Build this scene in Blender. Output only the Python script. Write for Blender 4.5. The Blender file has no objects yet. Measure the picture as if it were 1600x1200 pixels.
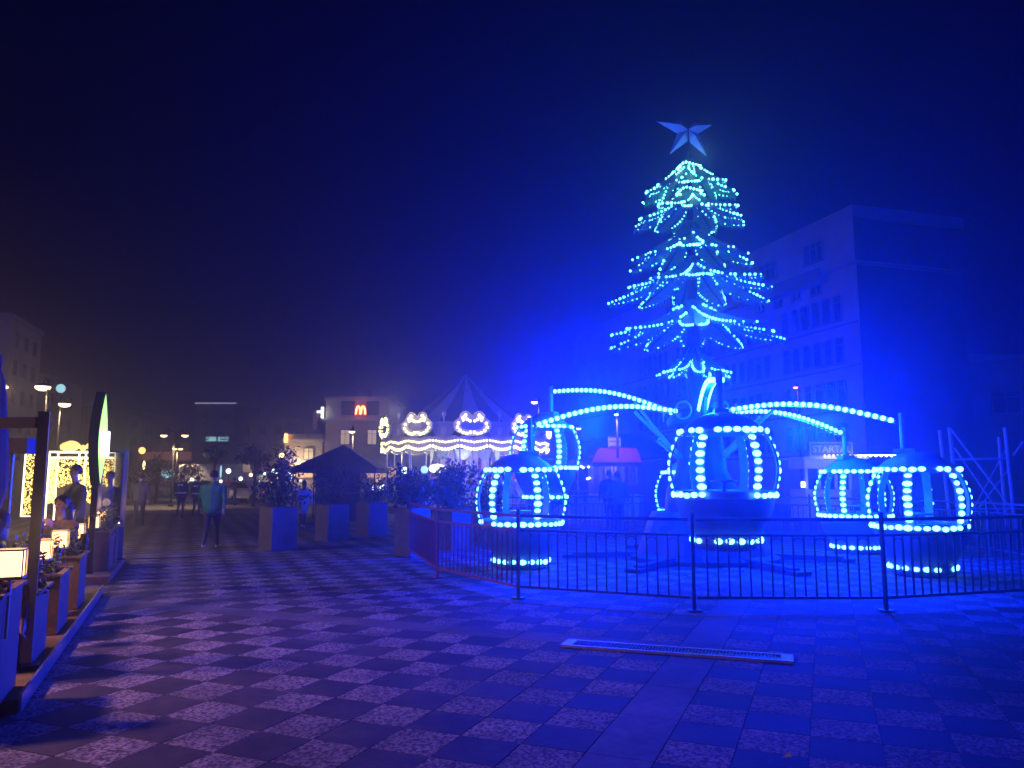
import bpy, bmesh, math, random
import numpy as np
from mathutils import Vector, Matrix, Euler
random.seed(7); rng = np.random.default_rng(7)
PI = math.pi; R = math.radians
sc = bpy.context.scene
col = sc.collection

# ------------------------------------------------------------------ camera
PITCH = R(7.03); EYE = 1.6
cam_d = bpy.data.cameras.new('camera'); cam = bpy.data.objects.new('camera', cam_d); col.objects.link(cam)
cam.location = (0, 0, EYE); cam.rotation_euler = (PI/2 + PITCH, 0, 0)
cam_d.sensor_width = 36; cam_d.lens = 27; cam_d.clip_end = 2000; cam_d.clip_start = 0.05
sc.camera = cam
# ------------------------------------------------------------------ night sky, exposure
w = bpy.data.worlds.new('World'); sc.world = w; w.use_nodes = True
wn = w.node_tree; bg = wn.nodes['Background']
bg.inputs[0].default_value = (0.22, 0.16, 1.0, 1); bg.inputs[1].default_value = 0.0018
sc.view_settings.view_transform = 'Standard'; sc.view_settings.look = 'None'
sc.view_settings.exposure = 0; sc.view_settings.gamma = 1; sc.view_settings.use_curve_mapping = False
cy = sc.cycles
cy.max_bounces = 5; cy.diffuse_bounces = 2; cy.glossy_bounces = 2; cy.transmission_bounces = 4
cy.transparent_max_bounces = 12; cy.volume_bounces = 0
cy.sample_clamp_indirect = 3; cy.use_denoising = True; cy.caustics_reflective = False; cy.caustics_refractive = False

HAZE_DENSITY = 0.0080; HAZE_G = 0.82
BLUE = (0.0, 0.012, 1.0)
RIDE_W = 3000.0          # watts of each blue ride light
LEDSTR = 5.8

# ------------------------------------------------------------------ image helpers: pixel of the photo -> point of the place
def ray(px, py):
    u = (px-800)/1200; v = (600-py)/1200
    f = math.cos(PITCH)-v*math.sin(PITCH); up = math.sin(PITCH)+v*math.cos(PITCH)
    return u/f, up/f
def gp(px, py, z=0.0):
    a, b = ray(px, py); d = (z-EYE)/b
    return Vector((a*d, d, z))
def wp(px, py, d):
    a, b = ray(px, py); return Vector((a*d, d, EYE+b*d))

# ------------------------------------------------------------------ materials
def mat(name, c1, c2=None, scale=6, rough=0.6, metal=0, bump=0, bscale=None, emit=None, estr=0, kind='noise', spec=0.5, stain=0):
    m = bpy.data.materials.new(name); m.use_nodes = True; nt = m.node_tree; b = nt.nodes['Principled BSDF']
    b.inputs['Roughness'].default_value = rough; b.inputs['Metallic'].default_value = metal
    b.inputs['Specular IOR Level'].default_value = spec
    c2 = c2 or tuple(x*0.75 for x in c1)
    g = nt.nodes.new('ShaderNodeNewGeometry')
    if kind == 'voronoi':
        n = nt.nodes.new('ShaderNodeTexVoronoi'); n.inputs['Scale'].default_value = scale; out = n.outputs['Color']
    else:
        n = nt.nodes.new('ShaderNodeTexNoise'); n.inputs['Scale'].default_value = scale
        n.inputs['Detail'].default_value = 5; out = n.outputs[0]
    nt.links.new(g.outputs['Position'], n.inputs['Vector'])
    r = nt.nodes.new('ShaderNodeValToRGB'); r.color_ramp.elements[0].color = (*c2, 1); r.color_ramp.elements[1].color = (*c1, 1)
    r.color_ramp.elements[0].position = 0.3; r.color_ramp.elements[1].position = 0.7
    nt.links.new(out, r.inputs[0]); nt.links.new(r.outputs[0], b.inputs['Base Color'])
    if stain:
        n3 = nt.nodes.new('ShaderNodeTexNoise'); n3.inputs['Scale'].default_value = stain; n3.inputs['Detail'].default_value = 6; n3.inputs['Roughness'].default_value = .65
        nt.links.new(g.outputs['Position'], n3.inputs['Vector'])
        mr = nt.nodes.new('ShaderNodeMapRange'); mr.inputs[1].default_value = .38; mr.inputs[2].default_value = .62; mr.inputs[3].default_value = .52; mr.inputs[4].default_value = 1.1
        nt.links.new(n3.outputs[0], mr.inputs[0])
        mm = nt.nodes.new('ShaderNodeMix'); mm.data_type = 'RGBA'; mm.blend_type = 'MULTIPLY'; mm.inputs[0].default_value = 1
        nt.links.new(r.outputs[0], mm.inputs[6]); nt.links.new(mr.outputs[0], mm.inputs[7]); nt.links.new(mm.outputs[2], b.inputs['Base Color'])
    if bump:
        bp = nt.nodes.new('ShaderNodeBump'); bp.inputs['Strength'].default_value = bump; bp.inputs['Distance'].default_value = 0.02
        if bscale:
            n2 = nt.nodes.new('ShaderNodeTexNoise'); n2.inputs['Scale'].default_value = bscale
            nt.links.new(g.outputs['Position'], n2.inputs['Vector']); nt.links.new(n2.outputs[0], bp.inputs['Height'])
        else: nt.links.new(out, bp.inputs['Height'])
        nt.links.new(bp.outputs[0], b.inputs['Normal'])
    if emit:
        b.inputs['Emission Color'].default_value = (*emit, 1); b.inputs['Emission Strength'].default_value = estr
    return m
def emat(name, c, s, sample=True):
    m = bpy.data.materials.new(name); m.use_nodes = True; b = m.node_tree.nodes['Principled BSDF']
    b.inputs['Base Color'].default_value = (*[min(.8, x) for x in c], 1)
    b.inputs['Emission Color'].default_value = (*c, 1); b.inputs['Emission Strength'].default_value = s
    b.inputs['Roughness'].default_value = 0.3
    m.cycles.emission_sampling = 'AUTO' if sample else 'NONE'
    return m
M = {}
M['tile_light'] = mat('pebbled_tile', (.28,.25,.265), (.06,.053,.06), 55, .85, bump=.5, kind='voronoi', stain=.9, spec=.3)
M['tile_dark'] = mat('dark_tile', (.058,.052,.057), (.038,.034,.04), 9, .8, bump=.15, bscale=60, stain=1.1, spec=.3)
M['strip'] = mat('granite_strip', (.13,.12,.14), (.09,.085,.10), 14, .8, bump=.15, bscale=80, stain=1.0, spec=.3)
M['ground'] = mat('plaza_ground', (.13,.12,.13), (.08,.075,.085), 1.5, .7)
M['asphalt'] = mat('asphalt', (.06,.058,.062), (.04,.04,.042), 4, .7, bump=.2, bscale=60)
M['steel'] = mat('brushed_steel', (.55,.56,.6), (.42,.43,.46), 12, .3, 1)
M['drain'] = mat('galvanised_drain', (.13,.135,.15), (.07,.075,.08), 20, .6, .3)
M['drain_frame'] = mat('drain_frame', (.5,.5,.53), (.3,.3,.33), 14, .5, .2)
M['dark_metal'] = mat('dark_metal', (.03,.03,.035), (.02,.02,.024), 12, .45, .3)
M['black'] = mat('black_paint', (.02,.02,.022), (.012,.012,.013), 8, .5)
M['fence'] = mat('fence_paint', (.045,.05,.075), (.03,.033,.05), 14, .5, .2)
M['red_fence'] = mat('red_fence_paint', (.28,.05,.06), (.18,.03,.04), 14, .5, .1)
M['ride_shell'] = mat('ride_shell_paint', (.30,.42,.5), (.22,.32,.4), 5, .3)
M['ride_dark'] = mat('ride_dark_paint', (.022,.028,.05), (.014,.018,.035), 5, .5)
M['ride_tub'] = mat('ride_tub_paint', (.15,.19,.26), (.08,.10,.15), 3, .4)
M['ride_frame'] = mat('ride_frame_paint', (.35,.45,.5), (.25,.34,.4), 8, .35)
M['led'] = emat('blue_led', (.15,.66,1.0), LEDSTR)
M['tree_led'] = emat('tree_led', (.20,1.0,.80), 4.5)
M['tree_led_blue'] = emat('tree_led_blue', (.14,.78,1.0), 4.5)
M['tree_blade'] = mat('tree_blade', (.13,.26,.22), (.06,.14,.12), 5, .45)
M['star'] = mat('star_sheet', (.6,.62,.62), (.45,.47,.48), 3, .4)
M['white_led'] = emat('warm_white_led', (1.0,.90,.34), 4.2)
M['gold_led'] = emat('golden_led', (1.0,.62,.14), 4.5)
M['lamp_glow'] = emat('lamp_glow', (1.0,.66,.26), 6)
M['lamp_white'] = emat('cool_lamp_glow', (.7,.95,1.0), 6)
M['lamp_orange'] = emat('orange_lamp_glow', (1.0,.35,.1), 6)
M['lantern'] = emat('lantern_glow', (1.0,.56,.17), 4.5)
M['white'] = mat('white_paint', (.75,.75,.74), (.6,.6,.6), 5, .5)
M['cream'] = mat('cream_render', (.7,.62,.52), (.56,.5,.42), 3, .8, bump=.1, bscale=20)
M['bldg_grey'] = mat('pale_concrete', (.62,.60,.60), (.46,.45,.45), .6, .85, bump=.1, bscale=8)
M['bldg_mid'] = mat('grey_render', (.30,.28,.27), (.22,.2,.2), .5, .85)
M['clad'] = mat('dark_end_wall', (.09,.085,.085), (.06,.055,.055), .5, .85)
M['bldg_brown'] = mat('brown_render', (.22,.18,.16), (.16,.13,.12), .5, .85)
M['pane'] = mat('dark_window_glass', (.02,.022,.03), (.012,.013,.02), 2, .12)
M['pane_warm'] = emat('lit_window', (1.0,.72,.45), .55)
M['winframe'] = mat('window_frame_paint', (.35,.34,.34), None, 5, .6)
M['wood'] = mat('brown_planter_board', (.20,.13,.09), (.13,.085,.06), 9, .6, bump=.2, bscale=40)
M['planter'] = mat('planter_panel', (.13,.11,.115), (.085,.07,.075), 4, .65, bump=.15, bscale=30)
M['soil'] = mat('soil', (.05,.035,.025), None, 30, .9)
M['leaf'] = mat('dark_leaf', (.06,.10,.04), (.03,.055,.025), 9, .5)
M['leaf2'] = mat('box_leaf', (.10,.14,.05), (.05,.08,.03), 12, .5)
M['bark'] = mat('bark', (.09,.065,.05), None, 14, .9)
M['awning'] = mat('red_awning_cloth', (.5,.04,.10), (.38,.03,.08), 7, .7)
M['tent'] = mat('dark_canopy_cloth', (.05,.05,.07), (.035,.035,.05), 5, .8)
M['red'] = mat('red_paint', (.55,.05,.05), None, 6, .4)
M['lilac'] = mat('lilac_canvas', (.2,.18,.27), None, 6, .7)
M['pale_canvas'] = mat('pale_canvas', (.55,.52,.58), None, 6, .7)
M['purple'] = mat('purple_cloth', (.35,.06,.32), None, 6, .6)
M['skin'] = mat('skin', (.50,.30,.22), (.44,.26,.19), 12, .55)
M['hair'] = mat('hair', (.025,.02,.018), None, 30, .5)
M['teal_jacket'] = mat('teal_jacket', (.02,.24,.19), (.012,.16,.13), 12, .7)
M['navy'] = mat('navy_cloth', (.025,.03,.05), None, 12, .8)
M['blackcloth'] = mat('black_cloth', (.03,.028,.032), None, 12, .8)
M['darkgrey'] = mat('dark_grey_cloth', (.06,.055,.07), None, 12, .8)
M['greycloth'] = mat('grey_cloth', (.16,.16,.19), None, 12, .8)
M['whitecloth'] = mat('white_cloth', (.6,.58,.62), None, 12, .8)
M['bluecloth'] = mat('pale_blue_cloth', (.25,.3,.42), None, 12, .8)
M['brownclo'] = mat('brown_cloth', (.12,.07,.055), None, 12, .8)
M['reflect'] = mat('reflective_band', (.75,.75,.72), None, 12, .3)
M['shoe'] = mat('shoe', (.04,.035,.035), None, 12, .5)
M['whiteshoe'] = mat('white_shoe', (.6,.58,.55), None, 12, .5)
M['chrome'] = mat('aluminium', (.6,.6,.62), None, 6, .28, .9)
M['postpaint'] = mat('grey_post_paint', (.22,.21,.26), None, 6, .35, .4)
M['tyre'] = mat('tyre', (.02,.02,.02), None, 6, .8)
M['green_face'] = emat('green_sign_glow', (.45,1.0,.12), 1.6)
M['white_face'] = emat('white_sign_glow', (.9,1.0,.85), 3)
M['yellow_m'] = emat('yellow_sign_glow', (1.0,.5,.10), 6)
M['red_panel'] = mat('red_sign_panel', (.35,.02,.02), None, 4, .5, emit=(1,.12,.03), estr=.25)
M['shop'] = emat('lit_shop_window', (1.0,.55,.25), .9)
M['shop_cool'] = emat('cool_lit_window', (.45,.9,1.0), 1.2)
M['tail'] = emat('tail_light', (1,.05,.05), 3)
g = bpy.data.materials.new('clear_glass'); g.use_nodes = True; nt = g.node_tree
for n in list(nt.nodes):
    if n.type != 'OUTPUT_MATERIAL': nt.nodes.remove(n)
o_ = [n for n in nt.nodes][0]; mx = nt.nodes.new('ShaderNodeMixShader'); tr = nt.nodes.new('ShaderNodeBsdfTransparent')
gl = nt.nodes.new('ShaderNodeBsdfGlossy'); gl.inputs['Roughness'].default_value = .04; fr = nt.nodes.new('ShaderNodeFresnel'); fr.inputs[0].default_value = 1.12
tr.inputs[0].default_value = (.93,.93,.95,1)
nt.links.new(fr.outputs[0], mx.inputs[0]); nt.links.new(tr.outputs[0], mx.inputs[1]); nt.links.new(gl.outputs[0], mx.inputs[2]); nt.links.new(mx.outputs[0], o_.inputs[0])
M['glass'] = g

# ------------------------------------------------------------------ mesh collector
class MB:
    def __init__(s): s.v = []; s.f = []; s.m = []; s.mi = 0
    def add(s, vs, fs, mi=None):
        n = len(s.v); s.v += [tuple(v) for v in vs]; s.f += [tuple(i+n for i in f) for f in fs]
        s.m += [s.mi if mi is None else mi]*len(fs); return s
    def box(s, c, size, rz=0, rot=None, mi=None):
        hx, hy, hz = size[0]/2, size[1]/2, size[2]/2
        mt = rot if rot is not None else Matrix.Rotation(rz, 3, 'Z')
        c = Vector(c)
        vs = [c + mt @ Vector((x, y, z)) for x in (-hx, hx) for y in (-hy, hy) for z in (-hz, hz)]
        return s.add(vs, [(0,1,3,2),(4,6,7,5),(0,4,5,1),(2,3,7,6),(0,2,6,4),(1,5,7,3)], mi)
    def bar(s, p, q, wd, hd=None, mi=None):
        p, q = Vector(p), Vector(q); d = q-p; hd = hd or wd
        rot = d.to_track_quat('X', 'Z').to_matrix()
        return s.box((p+q)/2, (d.length, wd, hd), rot=rot, mi=mi)
    def tube(s, pts, r, n=8, cap=True, mi=None):
        pts = [Vector(p) for p in pts]; rs = r if isinstance(r, (list, tuple)) else [r]*len(pts)
        vs = []; up = None
        for i, p in enumerate(pts):
            t = (pts[min(i+1, len(pts)-1)]-pts[max(i-1, 0)]).normalized()
            if up is None: up = Vector((0,0,1)) if abs(t.z) < .9 else Vector((1,0,0))
            a = t.cross(up).normalized(); b = a.cross(t).normalized(); up = b
            for k in range(n):
                an = 2*PI*k/n; vs.append(p + (a*math.cos(an)+b*math.sin(an))*rs[i])
        fs = [(i*n+k, i*n+(k+1)%n, (i+1)*n+(k+1)%n, (i+1)*n+k) for i in range(len(pts)-1) for k in range(n)]
        if cap: fs += [tuple(range(n))[::-1], tuple(range((len(pts)-1)*n, len(pts)*n))]
        return s.add(vs, fs, mi)
    def lathe(s, prof, n=24, c=(0,0,0), a0=0, a1=2*PI, mi=None):
        full = abs(a1-a0-2*PI) < 1e-6; m = n if full else n+1
        vs = [(c[0]+r*math.cos(a0+(a1-a0)*k/n), c[1]+r*math.sin(a0+(a1-a0)*k/n), c[2]+z) for r, z in prof for k in range(m)]
        fs = [(i*m+k, i*m+(k+1)%m, (i+1)*m+(k+1)%m, (i+1)*m+k) for i in range(len(prof)-1) for k in range(n)]
        return s.add(vs, fs, mi)
    def ball(s, c, r, nu=8, nv=5, sc_=(1,1,1), rot=None, mi=None):
        c = Vector(c); vs = []
        for j in range(nv+1):
            th = PI*j/nv
            for k in range(nu):
                v = Vector((math.sin(th)*math.cos(2*PI*k/nu)*sc_[0], math.sin(th)*math.sin(2*PI*k/nu)*sc_[1], math.cos(th)*sc_[2]))*r
                vs.append(c + (rot @ v if rot is not None else v))
        fs = [(j*nu+k, (j+1)*nu+k, (j+1)*nu+(k+1)%nu, j*nu+(k+1)%nu) for j in range(nv) for k in range(nu)]
        return s.add(vs, fs, mi)
    def prism(s, outline, y0, y1, mi=None):     # outline in xz, thickness along y
        n = len(outline)
        vs = [(x, y0, z) for x, z in outline] + [(x, y1, z) for x, z in outline]
        fs = [tuple(range(n)), tuple(range(n, 2*n))[::-1]] + [(i, i+n, (i+1)%n+n, (i+1)%n) for i in range(n)]
        return s.add(vs, fs, mi)
    def mesh(s, name, mats, smooth=False):
        me = bpy.data.meshes.new(name); me.from_pydata(s.v, [], s.f)
        for m in (mats if isinstance(mats, (list, tuple)) else [mats]): me.materials.append(m)
        if any(s.m): me.polygons.foreach_set('material_index', s.m)
        if smooth: me.polygons.foreach_set('use_smooth', [True]*len(s.f))
        me.validate(); me.update(); return me
    def build(s, name, mats, parent=None, smooth=False, loc=None, rz=0):
        return link(name, s.mesh(name, mats, smooth), parent, loc, rz)
def link(name, me, parent=None, loc=None, rz=0):
    o = bpy.data.objects.new(name, me); col.objects.link(o)
    if loc is not None: o.location = loc
    if rz: o.rotation_euler.z = rz
    if parent: o.parent = parent
    return o
def tag(o, label=None, cat=None, group=None, kind=None):
    if label: o['label'] = label
    if cat: o['category'] = cat
    if group: o['group'] = group
    if kind: o['kind'] = kind
    return o
def empty(name, loc=(0,0,0), rz=0):
    o = bpy.data.objects.new(name, None); col.objects.link(o); o.location = loc; o.rotation_euler = (0,0,rz); o.empty_display_size = .2
    return o
def copy_tree(o, parent=None):
    c = o.copy(); col.objects.link(c)
    if parent: c.parent = parent
    for ch in list(o.children): copy_tree(ch, c)
    return c
def lamp(name, loc, color, watts, radius=.1, parent=None, kind='POINT', size=None):
    l = bpy.data.lights.new(name, kind); l.color = color; l.energy = watts
    l.shadow_soft_size = radius
    if kind == 'SPOT': l.spot_size = R(112); l.spot_blend = .4
    o = bpy.data.objects.new(name, l); col.objects.link(o); o.location = loc
    if parent: o.parent = parent
    return o
def text_mesh(s, size, mt, name='lettering', extrude=.01, bold=True):
    cu = bpy.data.curves.new(name, 'FONT'); cu.body = s; cu.size = size; cu.extrude = extrude; cu.align_x = 'CENTER'; cu.align_y = 'CENTER'
    if bold: cu.offset = size*.02
    t = bpy.data.objects.new(name, cu); col.objects.link(t)
    me = bpy.data.meshes.new_from_object(t); bpy.data.objects.remove(t)
    me.materials.clear(); me.materials.append(mt); return me
def text(s, size, mt, parent, loc, rot=(PI/2,0,0), name='lettering'):
    o = link(name, text_mesh(s, size, mt, name), parent, loc); o.rotation_euler = rot; return o

# ------------------------------------------------------------------ ground
gm = MB(); gm.add([(-160,-10,0),(160,-10,0),(160,260,0),(-160,260,0)], [(0,1,2,3)])
tag(gm.build('ground', M['ground']), kind='structure')
rd = MB(); rd.box((-30,66,.01),(110,12,.012), rz=R(0)); tag(rd.build('road', M['asphalt']), kind='structure')
kb = MB(); kb.box((-30,59.8,.06),(110,.3,.12)); tag(kb.build('kerb', M['strip']), kind='structure')

GA = R(-22); e1 = Vector((math.cos(GA), math.sin(GA), 0)); e2 = Vector((-math.sin(GA), math.cos(GA), 0))
TS = .405
V0 = Vector((-2.574, 5.938, 0)); a0v, b0v = V0.dot(e1), V0.dot(e2)
B1 = 7.55      # band 1 (along e1) centre in b
A2 = gp(1045,1065).dot(e1)  # band 2 (along e2) centre in a
plaza = empty('paving'); tag(plaza, kind='structure')
def tile_mesh(nm, m, wd, ln, h=.005, bev=.002):
    b = MB(); hx, hy = wd/2, ln/2
    vs = [(-hx,-hy,0),(hx,-hy,0),(hx,hy,0),(-hx,hy,0),(-hx+bev,-hy+bev,h),(hx-bev,-hy+bev,h),(hx-bev,hy-bev,h),(-hx+bev,hy-bev,h)]
    return vs, [(4,5,6,7),(0,1,5,4),(1,2,6,5),(2,3,7,6),(3,0,4,7)]
TV, TF = tile_mesh('t', None, TS-.0025, TS-.0025)
near = []; far = {0: MB(), 1: MB()}
j1 = round((B1-b0v)/TS-.5); i2 = round((A2-a0v)/TS-.5)   # tile indices of the bands
rot = Matrix.Rotation(GA, 3, 'Z')
half = R(34.5)
for i in range(-130, 110):
    for j in range(-12, 110):
        c = e1*(a0v+(i+.5)*TS)+e2*(b0v+(j+.5)*TS)
        if c.y < 2.2 or c.y > 36 or abs(c.x) > c.y*.72+1.5: continue
        if (j == j1 and i < i2) or i == i2: continue
        k = (i - (1 if i > i2 else 0) + j - (1 if j > j1 and i < i2 else 0)) % 2
        near.append((c.length, c, k))
near.sort(key=lambda t: t[0])
tm = {}
for k, nm in ((0, 'tile_light'), (1, 'tile_dark')):
    b = MB(); b.add(TV, TF); tm[k] = b.mesh(nm, M[nm])
def in_view(c):
    a = c.y*math.cos(PITCH)+(-EYE)*math.sin(PITCH); up = -EYE*math.cos(PITCH)-c.y*math.sin(PITCH)
    return a > 0 and abs(c.x/a) < .69 and up/a > -.54
cnt = 0
for d, c, k in near:
    dz = random.uniform(0, .002)
    if cnt < 300 and in_view(c):
        o = link('tile', tm[k], plaza, (c.x, c.y, .004+dz), GA+random.uniform(-.003,.003)); cnt += 1
    else:
        far[k].add([c+rot@Vector(v)+Vector((0,0,.004+dz)) for v in TV], TF)
for k in (0, 1): tag(far[k].build('tiles', tm[k].materials[0], plaza), kind='stuff')
# granite bands: long slabs
sl = tile_mesh('s', None, TS-.003, TS*2-.003); b = MB(); b.add(*sl); slab = b.mesh('slab', M['strip'])
for n in range(-14, 40):
    c = e2*(b0v+j1*TS+TS/2+(n*2+1.0)*TS+TS/2)+e1*(a0v+(i2+.5)*TS)
    if 2.4 < c.y < 34: link('slab', slab, plaza, (c.x, c.y, .005), GA)
for n in range(-22, 0):
    for q in (0,):
        c = e1*(a0v+(i2+1)*TS+(n*2+1)*TS - (0 if n >= 0 else TS))+e2*(b0v+(j1+.5)*TS)
        if abs(c.x) < c.y*.72+2: link('slab', slab, plaza, (c.x, c.y, .005), GA+PI/2)
# drain channel
p0, p1 = gp(882,1008), gp(1240,1034); L = (p1-p0).length; an = math.atan2(p1.y-p0.y, p1.x-p0.x)
dr = empty('drain_grate', ((p0+p1)/2)+Vector((0,0,.012)), an); tag(dr, 'long narrow steel drain grating set in the paving in front of the ride', 'drain')
b = MB(); hw = .125
for s_ in (-1, 1): b.box((0, s_*hw, .01), (L, .03, .022))
for s_ in (-1, 1): b.box((s_*(L/2-.05), 0, .0105), (.1, 2*hw-.032, .021))
b.build('frame', M['drain_frame'], dr)
b = MB(); b.box((0,0,.003),(L-.2,2*hw-.03,.004)); b.build('channel', M['black'], dr)
b = MB(); b.box((0,0,.012),(.012,2*hw-.03,.012)); me = b.mesh('bar', M['drain'])
nb = int((L-.24)/.03)
for k in range(nb): link('bar', me, dr, (-L/2+.12+k*(L-.24)/nb, 0, 0))
SC = {1088:'under the middle fence post',935:'just left of the drain above it',1165:'below the middle of the drain',1092:'on the pale granite band below the drain',480:'left of the ride fence',1229:'at the bottom right of the picture'}
for (px, py, s_) in ((1088,953,.03),(935,930,.02),(1165,1085,.03),(1092,1105,.025),(480,916,.03),(1229,1188,.03)):
    p = gp(px, py); b = MB()
    b.add([(p.x+random.uniform(-.04,.04), p.y+random.uniform(-.04,.04), .022+random.uniform(0,.02)) for _ in range(4)], [(0,1,2),(1,2,3)])
    tag(b.build('paper_scrap', M['white']), f'tiny pale paper scrap on the paving {SC[px]}', 'litter', 'paper scraps on the paving')

# ------------------------------------------------------------------ the ride
RC = Vector((3.8, 15.5, 0)); RR = 3.9
ride = empty('swing_ride', RC); tag(ride, 'blue lit merry ride with six round open gondolas on curved arms', 'fairground ride')
def ico(r, sx=1, sy=1, sz=1, name='bulb', m=None, nu=8, nv=5):
    b = MB(); b.ball((0,0,0), r, nu, nv, (sx,sy,sz)); return b.mesh(name, m, True)
bulb_me = ico(.046, 1, 1, 1, 'bulb', M['led']); bulb_wide = ico(.042, .6, 1.7, 1, 'bulb', M['led'])
bulb_belt = ico(.045, .6, 1.35, .95, 'bulb', M['led'])
# hub and base
b = MB(); b.lathe([(0,.02),(1.45,.02),(1.45,.10),(1.3,.16),(1.05,.85),(1.0,.95),(0,.95)], 24); b.build('base_skirt', M['ride_dark'], ride)
b = MB(); b.lathe([(.75,.95),(.7,1.4),(.5,1.75),(.42,2.5),(.5,2.62),(.0,2.62)], 24); b.build('centre_column', M['ride_dark'], ride, True)
b = MB(); b.lathe([(0,2.63),(.62,2.63),(.66,2.68),(.66,2.8),(.5,2.95),(.3,3.02),(0,3.05)], 24); b.build('hub', M['ride_dark'], ride, True)
for k in range(6):
    a = R(-39+60*k+30); b = MB()
    pts = [Vector((.72*math.cos(a), .72*math.sin(a), 2.93)) + Vector((-math.sin(a)*math.cos(t)*.17, math.cos(a)*math.cos(t)*.17, math.sin(t)*.17)) for t in [2*PI*q/20 for q in range(21)]]
    b.tube(pts, .014, 6, False); b.build('ring_ornament', M['ride_frame'], ride)
    b = MB(); b.bar((1.3*math.cos(a),1.3*math.sin(a),.1),(2.6*math.cos(a),2.6*math.sin(a),.07),.16,.1)
    b.box((2.65*math.cos(a),2.65*math.sin(a),.05),(.3,.3,.06),rz=a); b.build('outrigger', M['ride_dark'], ride)
lifts = {0: 0, 1: 0, 2: 0, 3: 1.03, 4: 0, 5: .55}
def arm_pt(s, lift):
    z0, z1 = 2.93, 2.58+lift
    return .55+(3.62-.55)*s, z0+(z1-z0)*s+.21*math.sin(PI*min(1, s*1.0))
def gondola(full):
    root = bpy.data.objects.new('gondola', None); col.objects.link(root); root.parent = ride
    b = MB(); prof = [(.36,.0),(.47,.03),(.49,.10),(.49,.19),(.52,.27),(.63,.45),(.70,.62),(.72,.76),(.72,.84),(.69,.84),(.68,.66),(.6,.5),(.0,.32)]
    b.lathe(prof[:8], 28); b.build('tub', M['ride_tub'], root, True)
    b = MB(); b.lathe([(.0,.34),(.55,.34),(.66,.55),(.69,.86)], 28); b.build('inner_shell', M['ride_frame'], root, True)
    b = MB(); b.lathe([(.725,.755),(.745,.76),(.745,.87),(.70,.88),(.69,.875)], 24, a0=R(28), a1=R(332)); b.build('belt', M['ride_shell'], root, True)
    b = MB(); b.lathe([(.50,.105),(.505,.11),(.505,.2),(.495,.205)], 28); b.build('base_ring', M['ride_shell'], root, True)
    b = MB(); b.lathe([(0,2.06),(.12,2.05),(.3,2.0),(.45,1.92),(.57,1.82),(.635,1.79),(.645,1.72),(.61,1.71),(.52,1.76),(0,1.82)], 28); b.build('dome_roof', M['ride_shell'], root, True)
    for k in range(6):
        a = R(30+60*k); b = MB(); hw = .065; vs = []
        for s in [q/10 for q in range(11)]:
            z = .86+s*.87; r = .725+.115*math.sin(PI*min(1,max(0,s*.95+.03)))-.09*s
            for rr in (r, r-.03):
                for t in (-1, 1): vs.append((rr*math.cos(a)-t*hw*math.sin(a), rr*math.sin(a)+t*hw*math.cos(a), z))
        fs = []
        for q in range(10):
            i = q*4; fs += [(i,i+1,i+5,i+4),(i+2,i+6,i+7,i+3),(i,i+4,i+6,i+2),(i+1,i+3,i+7,i+5)]
        b.add(vs, fs); b.build('rib', M['ride_frame'], root)
    b = MB(); b.lathe([(.34,.62),(.60,.62),(.64,.6),(.34,.58)], 24, a0=R(50), a1=R(310)); b.build('bench', M['ride_dark'], root)
    b = MB(); b.tube([(0,0,.34),(0,0,1.0)], .03); b.lathe([(0,1.0),(.2,1.0),(.2,1.03),(0,1.03)], 16); b.build('hand_wheel', M['ride_frame'], root)
    b = MB(); b.tube([(-.18,0,2.0),(-.18,0,2.72)], .05, 8); b.box((-.16,0,2.06),(.34,.2,.1)); b.build('hanger', M['ride_frame'], root)
    # bulbs
    P = []
    for k in range(6):
        a = R(30+60*k)
        for s in [(q+.5)/7 for q in range(7)]:
            z = .88+s*.82; r = .725+.115*math.sin(PI*min(1,max(0,s*.95+.03)))-.09*s+.012; P.append((r*math.cos(a), r*math.sin(a), z, a, bulb_wide))
    for q in range(30):
        a = R(30+300*q/29); P.append((.755*math.cos(a), .755*math.sin(a), .815, a, bulb_belt))
    for q in range(30):
        a = R(12+q*12);
        if q % 10 in (4,): continue
        P.append((.657*math.cos(a), .657*math.sin(a), 1.755, a, bulb_belt))
    for q in range(20):
        a = R(q*18); P.append((.515*math.cos(a), .515*math.sin(a), .155, a, bulb_belt))
    if full:
        for x, y, z, a, me in P:
            if random.random() < .025: continue
            o = link('bulb', me, root, (x+random.gauss(0,.002), y+random.gauss(0,.002), z+random.gauss(0,.004)), a+random.gauss(0,.05)); o.scale = [random.uniform(.82,1.12)]*3
    else:
        b = MB()
        for x, y, z, a, me in P:
            b.ball((x,y,z), .043, 6, 4, (.6,1.5,1), Matrix.Rotation(a, 3, 'Z'))
        tag(b.build('bulbs', M['led'], root, True), kind='stuff')
    return root
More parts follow.
